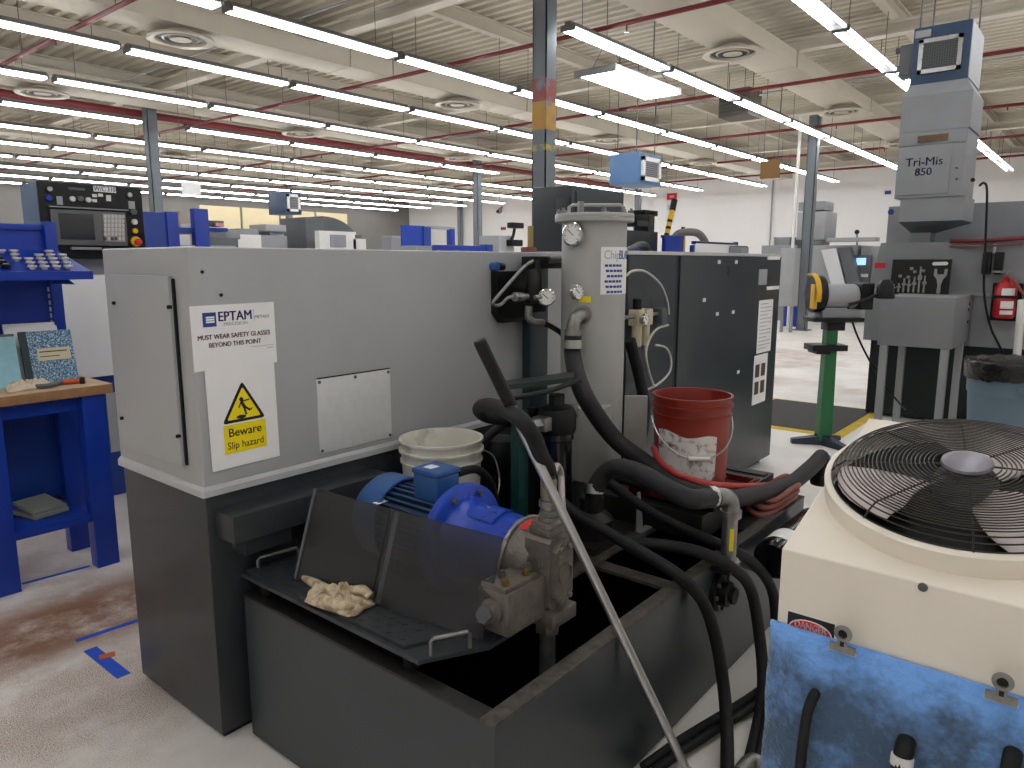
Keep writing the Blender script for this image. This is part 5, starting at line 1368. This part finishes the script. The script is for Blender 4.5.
t = thing('broom', 'pale broom handle standing up out of the right edge behind the trash can', 'broom', (7.3, .45, 0))
p = atD(1017, 372, 6.0)
MB().cyl((p.x, p.y, .03), atD(1022, 300, 6.1), .03, WPLAST, n=12).out('handle', t); MB().box(p.x - .05, p.x + .05, p.y - .18, p.y + .1, 0, .09, BROWN, .02).out('brush_head', t)

# ------------------------------------------------------------------ pedestal grinder
gp = atZ(824, 444, 0); gp = Vector((gp.x, gp.y, 0))
gd = gp.length
th_ = math.atan2(rr.y, rr.x)
t = thing('pedestal_grinder', 'bench grinder with yellow guard on a green pedestal beside the charcoal cabinet', 'grinder', gp)
LM = Matrix.Translation(gp) @ Matrix.Rotation(th_, 4, 'Z')          # local x to the right in view, y away
dep = (gp - _C).dot(_fw)
def gl(px, py):  # local x, z on the plane through the pedestal
    d = _ray(px, py); k = gp.x * _fw.x + gp.y * _fw.y
    f2 = Vector((_fw.x, _fw.y, 0)).normalized(); kk = gp.dot(f2) / d.dot(f2)
    q = _C + d * kk; return (q - gp).dot(rr), q.z
xc_, ztop = gl(831, 322); xb_, _ = gl(823, 436)
def lbox(b, px0, py0, px1, py1, dep0, dep1, m, bev=.006):
    (u0, w0), (u1, w1) = gl(px0, py1), gl(px1, py0)
    return b.box(u0, u1, dep0, dep1, w0, w1, m, bev, M=LM)
_, zpt = gl(831, 330)
b = MB().hull([LM @ Vector(v) for v in ((xb_ - .055, -.05, .04), (xb_ + .055, -.05, .04), (xb_ + .055, .05, .04), (xb_ - .055, .05, .04))], [LM @ Vector(v) for v in ((xc_ - .045, -.045, zpt), (xc_ + .045, -.045, zpt), (xc_ + .045, .045, zpt), (xc_ - .045, .045, zpt))], GREEN); b.out('pedestal_post', t)
NVB = mat('foot_blue_black', '#232c3c', .5)
for a in (170, 290, 40):
    M = LM @ Matrix.Translation((xb_, 0, 0)) @ Matrix.Rotation(R(a), 4, 'Z')
    MB().hull([M @ Vector(v) for v in ((-.05, -.05, 0), (.26, -.035, 0), (.26, .035, 0), (-.05, .05, 0))], [M @ Vector(v) for v in ((-.05, -.05, .09), (.26, -.03, .04), (.26, .03, .04), (-.05, .05, .09))], NVB).out('foot', t)
b = MB(); lbox(b, 808, 344, 843, 350, -.1, .1, BLK); lbox(b, 812, 350, 826, 353, -.1, .1, BLK); b.out('tool_tray', t)
b = MB(); lbox(b, 808, 317, 858, 321, -.12, .12, BLK); lbox(b, 824, 321, 842, 330, -.07, .07, BLK); b.out('top_plate', t)
b = MB(); lbox(b, 818, 309, 856, 317, -.08, .08, GREYM); b.out('grinder_foot', t)
(u0, w0), (u1, w1) = gl(822, 296), gl(856, 294)
MB().lathe([(.001, 0), (.085, 0), (.1, .02), (.1, u1 - u0 - .02), (.085, u1 - u0), (.001, u1 - u0)], GREYL, LM @ frame((u0, 0, w0), (0, 1, 0), (0, 0, 1), (1, 0, 0)), 28).out('motor', t)
(u2, w2), _ = gl(814, 294), 0
MB().lathe([(.001, 0), (.15, 0), (.155, .01), (.155, .07), (.15, .08), (.001, .08)], BLK, LM @ frame((u2 - .02, 0, w2), (0, 1, 0), (0, 0, 1), (1, 0, 0)), 32).out('wheel_cover', t)
b = MB()
for k in range(10):
    a0_, a1_ = R(70 + 13 * k), R(83 + 13 * k)
    q = []
    for (a, r) in ((a0_, .158), (a1_, .158), (a1_, .172), (a0_, .172)): q.append((r * math.cos(a), r * math.sin(a)))
    b.prism(q, -.034, .004, YELM, LM @ frame((u2 - .01, 0, w2), (0, 1, 0), (0, 0, 1), (1, 0, 0)))
lbox(b, 807, 284, 812, 308, -.13, -.05, YELM); b.out('yellow_guard', t)
b = MB(); lbox(b, 855, 283, 869, 309, -.1, .1, BLK); b.out('right_wheel_guard', t)
q0, q1, q2 = gl(842, 304), gl(858, 298), gl(875, 290)
MB().tube([LM @ Vector((q0[0], -.12, q0[1])), LM @ Vector((q1[0], -.16, q1[1])), LM @ Vector((q2[0], -.15, q2[1]))], .013, BLK, n=8).out('lamp_arm', t)
c = LM @ Vector((q2[0] + .01, -.15, q2[1]))
MB().lathe([(.03, .09), (.06, .05), (.075, -.06), (.065, -.065), (.02, .03)], BLK, Matrix.Translation(c), 20).out('lamp_shade', t)
hose('grinder_cord', 'thin black cord running from the grinder down to the floor by the grey legs', [LM @ Vector((gl(845, 306)[0], -.05, gl(845, 306)[1])), atD(857, 335, 6.4), atD(872, 365, 6.6), atD(888, 390, 6.9), atX(906, 410, 7.3)], .009, BLK, cat='cord')
# floor mat
t = thing('floor_mat', 'black anti-fatigue mat with yellow edges on the floor behind the grinder', 'mat', (7.4, 2.4, 0))
YEDGE = mat('mat_yellow_edge', '#d2b52e', .7, var=.15)
MB().hull([(6.75, 1.75, 0), (8.3, 1.75, 0), (8.3, 2.95, 0), (6.75, 2.95, 0)], [(6.8, 1.8, .012), (8.25, 1.8, .012), (8.25, 2.9, .012), (6.8, 2.9, .012)], YEDGE).out('yellow_border', t)
MB().box(6.84, 8.21, 1.84, 2.86, .012, .016, mat('mat_black', '#3a3836', .8, var=.2)).out('mat_field', t)

# ------------------------------------------------------------------ machines by the right wall
XV = 19.5
t = thing('vertical_mill', 'light grey vertical machining centre by the white wall right of the far column', 'machine', (XV + 1, 5.6, 0))
def vb(b, px0, py0, px1, py1, x0, d, m, bev=.02):
    (ya, za), (yb_, zb_) = yx(px0, py1, x0), yx(px1, py0, x0)
    return b.box(x0, x0 + d, yb_, ya, max(0, za), zb_, m, bev)
vb(MB(), 796, 211, 826, 240, XV + .5, 1.0, GREYL).out('spindle_head', t)
vb(MB(), 798, 201, 825, 211, XV + .6, .8, GREYM).out('motor_cover', t)
b = MB(); vb(b, 805, 238, 822, 245, XV + .6, .7, GREYM); b.out('spindle_nose', t)
vb(MB(), 797, 245, 858, 330, XV + .4, 2.0, GREYL).out('enclosure', t)
b = MB()
q = [atX(px, py, XV) for px, py in ((821, 250), (836, 248), (845, 285), (832, 287))]
b.hull([v for v in q], [v + Vector((.2, 0, 0)) for v in q], mat('door_pale', '#cfcfd2', .4)); b.out('sliding_door', t)
q = [atX(px, py, XV) for px, py in ((838, 248), (849, 247), (860, 283), (848, 287))]
b = MB().hull([v for v in q], [v + Vector((.3, 0, 0)) for v in q], GREYD); b.out('dark_door', t)
b = MB(); vb(b, 826, 237, 876, 242, XV + .2, .4, GREYL); vb(b, 858, 246, 890, 285, XV + .5, 1.0, GREYL); b.out('canopy', t)
vb(MB(), 852, 255, 871, 283, XV + .3, .15, GREYD).out('control_panel', t)
vb(MB(), 856, 258, 866, 265, XV + .28, .02, SCREEN, 0).out('screen', t)
vb(MB(), 858, 274, 868, 277, XV + .28, .02, WPLAST, 0).out('key_row', t)
p = atX(857, 232, XV + .6); q = atX(857, 250, XV + .6)
MB().cyl(q, p, .02, GREYD, n=6).ball(p, .06, BLK, 10).out('signal_mast', t)
t = thing('grey_lathe', 'low grey machine left of the far right column', 'machine', (20.5, 7.2, 0))
b = MB(); vb(b, 757, 245, 797, 330, 19.8, 1.6, GREYM); b.out('bed', t)
b = MB(); vb(b, 773, 237, 790, 246, 20.0, 1.2, GREYM); b.out('headstock_cover', t)
b = MB(); vb(b, 772, 237, 774, 246, 19.95, .1, WPLAST, 0); b.out('white_strip', t)
t = thing('electrical_cabinet', 'light grey upright electrical cabinet on legs left of the far right column', 'cabinet', (16.4, 5.9, 0))
(ya, za), (yb_, zb_) = yx(782, 306, 16.4), yx(796, 248, 16.4)
MB().box(16.4, 16.75, yb_, ya + .1, za, zb_, GREYL, .02).out('cabinet_body', t)
for y_ in (yb_ + .05, ya + .03): MB().box(16.5, 16.56, y_ - .03, y_ + .03, 0, za + .01, GREYM).out('leg', t)
MB().box(16.39, 16.4, yb_ + .04, ya + .06, za + .05, zb_ - .05, GREYL, .004).out('door', t)
t = thing('tote_bin', 'blue plastic tote on the floor behind the far grey cabinet', 'bin', (18.0, 6.3, 0))
b = MB(); vb(b, 781, 308, 799, 340, 18.0, .5, BLUE, .02); b.out('bin_body', t)
b = MB(); vb(b, 780.5, 307, 799.5, 309, 17.98, .54, BLUED, .01); b.out('bin_lid', t)
# wall signs
def wall_sign(label, px0, py0, px1, py1, m, x=X1 - .02):
    (ya, za), (yb_, zb_) = yx(px0, py1, x), yx(px1, py0, x)
    t = thing('wall_sign', label, 'sign', (x, ya, za))
    MB().box(x - .01, x, yb_, ya, za, zb_, m).out('panel', t)
    return t, ya, yb_, za, zb_
t, ya, yb_, za, zb_ = wall_sign('small red sign high on the white wall above the striped handle', 667, 193, 677, 200, REDL)
MB().box(X1 - .035, X1 - .03, yb_ + .12, ya - .12, za + .09, zb_ - .09, mat('pink_print', '#e8b3b5', .8)).out('print', t)
t, ya, yb_, za, zb_ = wall_sign('white notice with pale blue print below the red sign on the wall', 666, 202, 675, 222, PAPER)
MB().box(X1 - .035, X1 - .03, yb_ + .06, ya - .06, zb_ - .3, zb_ - .1, mat('pale_blue_print', '#a9bedb', .8)).out('print', t)
t, ya, yb_, za, zb_ = wall_sign('small white and blue notice on the white wall left of the mist collector', 883, 189, 893, 196, PAPER)
MB().box(X1 - .035, X1 - .03, (ya + yb_) / 2 - .1, (ya + yb_) / 2 + .1, za + .05, zb_ - .05, INKB).out('print', t)
t, ya, yb_, za, zb_ = wall_sign('small grey red notice on the wall behind the dark handheld scanner', 501, 227, 506, 230, REDB)
t = thing('wall_camera', 'small grey camera bracket on the white wall beside the far column', 'camera', (X1 - .1, 17, 3))
p = atX(499.5, 211, X1 - .2)
MB().cyl((X1 - .01, p.y, p.z + .2), p, .04, GREYM, n=8).ball(p, .13, GREYM, 12).out('camera_body', t)
MB().cyl(p + Vector((-.1, 0, -.02)), p + Vector((-.18, 0, -.04)), .07, BLK, n=12).out('lens', t)
p = atX(461, 230, X1 - .12)
conduit('wall_conduit', 'grey pipe running up the white wall left of the far column', [(X1 - .12, p.y, 0), (X1 - .12, p.y, 5.08)], .1, GREYL)
conduit('wall_conduit', 'thin grey pipe on the white wall left of the far right column', [(X1 - .04, atX(771, 220, X1 - .04).y, 0), (X1 - .04, atX(771, 220, X1 - .04).y, 5.08)], .03, GREYL)

# ------------------------------------------------------------------ things standing on and behind the charcoal cabinet
ZT2 = 1.608
t = thing('control_enclosure', 'tall dark grey electrical enclosure standing behind the filter tower lid', 'enclosure', (3.73, 2.6, ZT2))
ex0 = atY(572, 186, 2.6).x; ex1 = atY(624, 193, 2.6).x; ey1 = atX(533, 186, ex0).y; ez = atY(572, 185, 2.6).z
MB().box(ex0, ex1, 2.6, ey1, ZT2, ez, DARK2, .008).out('enclosure_body', t)
p = atX(562, 203, ex0)
MB().box(ex0 - .012, ex0, p.y - .06, p.y + .04, p.z - .12, p.z + .03, DARK, .004).out('hinge_plate', t)
MB().box(ex0 + .04, ex1 - .04, 2.592, 2.6, ZT2 + .03, ez - .03, DARK2, .003).out('front_door', t)
def onb(name, label, cat, boxes, y=2.9):
    """small dark machine parts on the cabinet roof: boxes given as (px0, py0, px1, py1, depth, material)"""
    t = None
    for i, (nm, px0, py0, px1, py1, d, m) in enumerate(boxes):
        p, q = atY(px0, py1, y), atY(px1, py0, y)
        if t is None: t = thing(name, label, cat, (p.x, y, ZT2))
        MB().box(p.x, q.x, y, y + d, max(ZT2, p.z), q.z, m, .006).out(nm, t)
    return t
t = onb('gripper_unit', 'dark grey machine head with two jaws on the charcoal cabinet roof', 'machine head', [('base_housing', 625, 232, 658, 256, .12, DARK2), ('post', 648, 212, 655, 233, .12, DARK2), ('upper_jaw', 636, 215, 650, 221, .12, BLK), ('lower_jaw', 637, 221, 650, 226, .12, DARK), ('cap', 645, 211, 658, 215, .14, BLK)], 2.62)
hose('machine_cable', 'black cable arching over the charcoal cabinet edge beside the tower', [atY(620, 254, 2.2), atY(632, 248, 2.3), atY(640, 244, 2.4), atY(647, 246, 2.5), atY(650, 254, 2.6)], .018, BLK, cat='cable')
t = onb('parts_bin', 'blue bin on the charcoal cabinet roof under the striped handle', 'bin', [('bin_body', 665, 237, 684, 256, .03, BLUE), ('bin_rim', 664.5, 236, 684.5, 238, .032, BLUED)], 2.5)
t = onb('parts_bin', 'small blue tray at the left on the charcoal cabinet roof', 'bin', [('bin_body', 626, 249, 640, 256, .2, BLUE), ('bin_rim', 625.5, 248.2, 640.5, 249.4, .21, BLUED)], 2.3)
p0, p1 = atY(666, 238, 2.55), atY(674.5, 200, 2.55)
t = thing('striped_handle', 'black and yellow striped handle standing up out of the blue bin', 'handle', p0)
dv = p1 - p0
MB().cyl(p0 - dv * .2, p0 + dv * .74, .019, YELM, n=14).out('yellow_shaft', t)
MB().cyl(p0 + dv * .72, p1, .023, BLK, n=14).out('black_grip', t)
for f in (.04, .22, .4):
    MB().cyl(p0 + dv * f, p0 + dv * (f + .07), 0.0195, BLK, n=14).out('stripe', t)
pts = [atY(674, 238, 2.75), atY(679, 233.5, 2.72), atY(688, 232, 2.66), atY(698, 233.5, 2.6), atY(704.5, 241, 2.56), atY(706.5, 250, 2.54), Vector((atY(706.5, 250, 2.54).x, 2.54, ZT2 + .001))]
hose('conveyor_pipe', 'thick grey bent pipe arching above the charcoal cabinet roof', pts, .03, mat('pipe_warm_grey', '#6d6a68', .5, var=.1), cat='pipe')
t = onb('coolant_bottle', 'yellow capped bottle standing behind the bent grey pipe', 'bottle', [('bottle', 682.5, 230, 686, 258, .02, YELM), ('cap', 683, 227, 685.5, 230, .018, BLK)], 2.75)
t = onb('document_stand', 'white desk panel with blue edges seen above the charcoal cabinet', 'panel', [('panel', 695, 243, 738, 260, .02, PAPER), ('left_edge', 693, 245, 695, 258, .03, BLUED), ('right_edge', 736, 242, 738.5, 249, .03, BLUED), ('top_edge', 695, 243, 738, 244, .03, BLUED)], 2.3)
t = onb('small_gauge_block', 'small grey block at the right end of the charcoal cabinet roof', 'block', [('block', 741, 247, 749, 262, .15, GREYM), ('cap', 742, 246, 748, 248, .1, GREYD)], 2.2)

# ------------------------------------------------------------------ machines and benches behind the light grey machine (left)
def bg(name, label, cat, y, boxes, group=None):
    """a machine or bench standing on the floor beyond; boxes: part name, px0, py0, px1, py1, offset back, depth, material, floor?"""
    t = None
    for (nm, px0, py0, px1, py1, off, d, m, fl) in boxes:
        p, q = atY(px0, py1, y + off), atY(px1, py0, y + off)
        if t is None: t = thing(name, label, cat, (p.x, y, 0), group)
        MB().box(p.x, q.x, y + off, y + off + d, 0 if fl else p.z, q.z, m, .01).out(nm, t)
    return t
# CNC machine behind the bench: white body on blue base, black control pendant
YN = 5.0
t = bg('cnc_lathe', 'white bodied machine on a blue base just behind the workbench', 'machine', YN, [])  if False else thing('cnc_lathe', 'white bodied machine on a blue base just behind the workbench', 'machine', (1.8, YN, 0))
MB().box(1.3, 3.6, YN, YN + 1.3, .82, 1.47, mat('lathe_white', '#dedddb', .4, var=.03), .015).out('white_body', t)
MB().box(1.3, 3.6, YN + .06, YN + 1.25, .0, .82, BLUED, .01).out('blue_base', t)
MB().box(1.95, 2.02, YN + .05, YN + .06, .3, .7, GREYL).out('base_vent', t)
t = thing('control_pendant', 'black machine control panel labelled W/C 310 above the blue rack', 'control panel', (1.7, YN, 1.47))
pa, pb, pc, pd = atY(36, 181, YN), atY(140, 190, YN), atY(143, 252, YN), atY(44, 268, YN)
PX0, PX1, PZ0, PZ1 = pa.x, pb.x, 1.57, pa.z
py_b = atX(18, 183, PX0).y
MB().box(PX0 + .006, PX1, YN + .006, YN + .3, PZ0, PZ1, mat('pendant_side_grey', '#5f7796', .45), .008).out('case', t)
face = MB().box(PX0, PX1 + .004, YN - .008, YN + .008, PZ0, PZ1 + .004, BLK, .004).out('front_panel', t)
def pp(px, py): v = atY(px, py, YN - .01); return v.x, v.z
def pbox(name, px0, py0, px1, py1, d, m, parent=None, off=0.0):
    (x0, z1), (x1, z0) = pp(px0, py0), pp(px1, py1)
    return MB().box(x0, x1, YN - .01 - off - d, YN - .008 - off, min(z0, z1), max(z0, z1), m, .002).out(name, parent or t)
pbox('screen_bezel', 49, 209, 127, 246, .02, mat('bezel_grey', '#5c5d5c', .5))
pbox('bezel_lip', 48, 207, 127, 210, .026, GREYL)
pbox('screen', 57, 213, 94, 240, .004, mat('screen_dark', '#2f3133', .25), off=.02)
kp = pbox('keypad', 101, 214, 124, 242, .004, GREYL, off=.02)
for r_ in range(6):
    for c_ in range(6):
        dark = r_ == 5 and c_ in (0, 2, 3)
        pbox('key', 102 + c_ * 3.6, 215 + r_ * 4.4, 104.8 + c_ * 3.6, 218.4 + r_ * 4.4, .004, mat('key_brown', '#5a3a34', .5) if dark else mat('key_beige', '#c9c0b8', .5), kp, off=.024)
def pbut(name, px, py, r, m, d=.02):
    x, z = pp(px, py)
    MB().lathe([(.001, 0), (r, 0), (r, d * .8), (r * .8, d), (.001, d)], m, FY(x, YN - .008, z), 20).out(name, t)
for nm, px, py, r, m in (('blue_button', 48, 198, .018, BLUE), ('key_switch', 49, 189, .016, STEEL), ('white_button', 72, 199, .016, WPLAST), ('rotary_knob', 80, 199, .018, GREYD), ('white_button', 88, 200, .016, WPLAST), ('key_switch', 129, 195, .016, STEEL),
                         ('rotary_knob', 133, 212, .02, GREYD), ('white_button', 134, 222, .018, WPLAST), ('yellow_button', 134.5, 231, .017, YELM), ('yellow_ring', 135.5, 241.5, .032, YELM)): pbut(nm, px, py, r, m)
x, z = pp(136, 242); MB().lathe([(.012, .018), (.012, .03), (.022, .034), (.022, .045), (.012, .05), (.001, .05)], REDL, FY(x, YN - .008, z), 20).out('emergency_stop', t)
pbox('selector_plate', 56, 196, 63, 205, .004, GREYL); pbox('selector_plate', 128, 201, 135, 209, .004, GREYL)
for px, py in ((92, 194), (92, 199), (98, 193.5), (106, 195), (106, 198)): pbox('indicator_tab', px, py, px + 5, py + 3.4, .004, WPLAST)
np_ = pbox('name_plate', 93, 185.5, 116, 193, .003, PAPER)
(x0, z1), (x1, z0) = pp(93, 185.5), pp(116, 193)
text('W/C 310', .042, FY((x0 + x1) / 2, YN - .0135, (z0 + z1) / 2), INK, np_, bold=.0004, sx=.8)
pbox('maker_strip', 68, 187, 85, 191, .002, GREYD)
MB().box(PX0 + .2, PX1 - .2, YN + .1, YN + .26, 1.468, 1.572, GREYM).out('mount_neck', t)
pbox('lower_ledge', 70, 247, 100, 250, .03, GREYM)
# blue cabinet and blue frame bench
bg('storage_cabinet', 'plain blue cabinet to the right of the black control panel', 'cabinet', 8.0, [('cabinet_body', 145, 213, 173, 300, 0, .7, BLUED, True), ('side_door', 173, 212, 178, 300, -.02, .72, BLUE, True)])
t = bg('work_frame', 'blue post frame bench with shelf and papers behind the machine', 'bench', 8.6, [('post', 200, 209, 208, 300, 0, .1, BLUE, True), ('shelf_arm', 178, 228, 201, 233, .05, .3, BLUED, False), ('shelf_arm', 208, 228, 228, 231, .05, .3, BLUED, False), ('bench_top', 178, 246, 236, 250, .02, .5, GREYL, False), ('leg', 232, 250, 235, 300, .1, .06, BLUE, True)])
bg('parts_box', 'white box with red emblem beside the blue post', 'box', 8.64, [('carton', 178, 235, 190, 246.3, 0, .12, WPLAST, False)])
bg('paper_stack', 'white papers lying on the blue shelf left of the post', 'papers', 8.6, [('sheets', 189, 224, 200, 228, .1, .2, PAPER, False)])
bg('wall_cabinet', 'grey box with small red mark behind the blue post', 'cabinet', 9.6, [('cabinet_body', 186, 212, 199, 300, 0, .3, mat('warm_grey', '#a59a8c', .6), True), ('red_mark', 192, 214, 196, 219, -.01, .012, REDB, False)])
bg('parts_tray', 'pink and black tray on the blue arm right of the post', 'tray', 8.6, [('tray', 208, 221, 224, 226, .1, .2, GREYD, False), ('pink_cover', 216, 223, 224, 226, .05, .06, mat('pink_paint', '#d98a98', .5), False)])
bg('dark_machine', 'low dark grey machine behind the blue post bench', 'machine', 10.5, [('body', 208, 238, 238, 300, 0, 1.0, GREYD, True), ('cover', 226, 230, 240, 239, .1, .6, GREYM, False)])
bg('white_machine', 'small white machine with grey hood left of the navy air cleaner', 'machine', 11.0, [('body', 240, 235, 261, 300, 0, .8, WPLAST, True), ('hood', 240, 229, 258, 236, .2, .4, GREYM, False)])
bg('grey_machine', 'light grey rounded machine below the navy air cleaner', 'machine', 13.0, [('body', 263, 236, 287, 300, 0, 1.0, GREYM, True), ('rounded_top', 266, 225, 286, 231, .1, .6, GREYL, False), ('window', 270, 231, 284, 236, .2, .4, GREYL, False)])
t = bg('dark_lathe', 'dark charcoal machine with curved hood behind the light grey machine', 'machine', 13.0, [('tower', 309, 218, 324, 300, 0, .9, GREYD, True), ('lower_body', 324, 236, 352, 300, .2, .8, GREYD, True)])
b = MB(); p = atY(324, 240, 13.3); q = atY(356, 218, 13.3)
prof = [(p.x, p.z)] + [(p.x + (q.x - p.x) * math.sin(a), p.z + (q.z - p.z) * math.cos(a)) for a in [k * PI / 2 / 10 for k in range(11)]]
b.prism([(v[0], v[1]) for v in reversed(prof)], 0, .6, GREYD, FY(0, 13.9, 0)); b.out('curved_hood', t)
t = bg('chiller_cabinet', 'white cabinet with grey vent panel before the dark curved machine', 'cabinet', 12.2, [('cabinet_body', 322, 232, 356, 300, 0, .15, WPLAST, True), ('vent_panel', 331, 235, 346, 247, -.02, .03, GREYM, False), ('step_body', 355, 239, 366, 300, 0, .15, WPLAST, True), ('slot', 355.5, 235, 362, 238, -.012, .02, GREYD, False)])
bg('grey_box', 'small grey box left of the tall blue board frame', 'box', 11.5, [('box_body', 393, 237, 404, 300, 0, .3, GREYM, True), ('box_lid', 392.5, 236, 404.5, 238, -.01, .32, GREYL, False)])
t = bg('board_frame', 'tall blue board with open frame to its right behind the machine', 'partition', 10.2, [('blue_board', 404, 226, 425, 300, 0, .05, BLUE, True), ('middle_post', 425, 227, 431, 300, -.02, .1, BLUED, True), ('right_post', 451, 229, 455, 300, -.02, .1, BLUE, True), ('top_rail', 428, 227, 455, 229, 0, .04, GREYL, False)])
bg('low_cabinet', 'long low blue cabinet seen just above the light grey machine top', 'cabinet', 7.0, [('cabinet_body', 439, 246, 487, 300, 0, .12, BLUE, True), ('end_panel', 487, 244.5, 493, 300, -.01, .14, BLUED, True)])
bg('trolley', 'pale grey trolley top left of the long low blue cabinet', 'trolley', 7.4, [('trolley_body', 417, 246, 435, 300, 0, .3, GREYL, True)])
t = bg('inspection_unit', 'grey box with a black handheld scanner stand on it left of the tower', 'instrument', 9.0, [('base_body', 499, 236, 514, 300, 0, .5, GREYL, True)])
ps = [atY(px, py, 8.95) for px, py in ((509, 245), (513, 236), (515, 226))]
MB().tube(ps, .03, BLK, n=8).out('stand_arm', t)
p, q = atY(511, 228, 8.9), atY(522, 223, 8.9); MB().box(p.x, q.x, 8.85, 9.0, p.z, q.z, BLK, .02).out('scanner_head', t)
p, q = atY(510, 246, 8.9), atY(521, 240, 8.9); MB().box(p.x, q.x, 8.85, 8.99, p.z, q.z, BLK, .02).out('scanner_base', t)
p, q = atY(526, 253, 2.35), atY(534, 246, 2.35)
t = thing('red_valve', 'small red valve handle on the machine top beside the dark enclosure', 'valve', (p.x, 2.35, 1.595))
MB().box(p.x - .02, q.x, 2.33, 2.37, p.z - .005, p.z + .03, REDB, .008).out('lever', t); MB().cyl((q.x - .03, 2.35, 1.594), (q.x - .03, 2.35, q.z + .1), .015, mat('brass', '#9c8a58', .4, metal=.7), n=12).out('stem', t)
# cream lit cladding on the far wall
p, q = atY(200, 230, Y1 - .1), atY(348, 214, Y1 - .1)
for k in range(4):
    w_ = (q.x - p.x) / 4
    t = struct(MB().box(p.x + k * w_ + .06, p.x + (k + 1) * w_ - .06, Y1 - .1, Y1, p.z, q.z, CREAMP, .01).out('window_%d' % (k + 1)))
# floor tape
def tape(name, label, pts, m, w_=.025, z_=0.0):
    a, c = [Vector((v.x, v.y, z_)) for v in pts]
    d = (c - a).normalized(); s = Vector((-d.y, d.x, 0)) * w_
    b = MB().hull([a - s, c - s, c + s, a + s], [v + Vector((0, 0, .0012)) for v in (a - s, c - s, c + s, a + s)], m)
    tag(b.out(name), label, 'tape')
tape('floor_tape', 'thin blue tape line on the floor running to the dark machine base', (atZ(76, 641, 0), atZ(139, 620, 0)), TAPEB, .014)
tape('floor_tape', 'thick short blue tape strip on the floor before the dark base', (atZ(90, 649, 0), atZ(124, 676, 0)), TAPEB, .025)
tape('floor_tape', 'blue tape line on the floor between the bench legs', (atZ(22, 584, 0), atZ(90, 566, 0)), TAPEB, .012)
tape('floor_tape', 'small torn orange tape scrap on the short blue strip', (atZ(99, 658, 0) + Vector((0, 0, 0)), atZ(115, 654, 0)), TAPEO, .02, .0014)
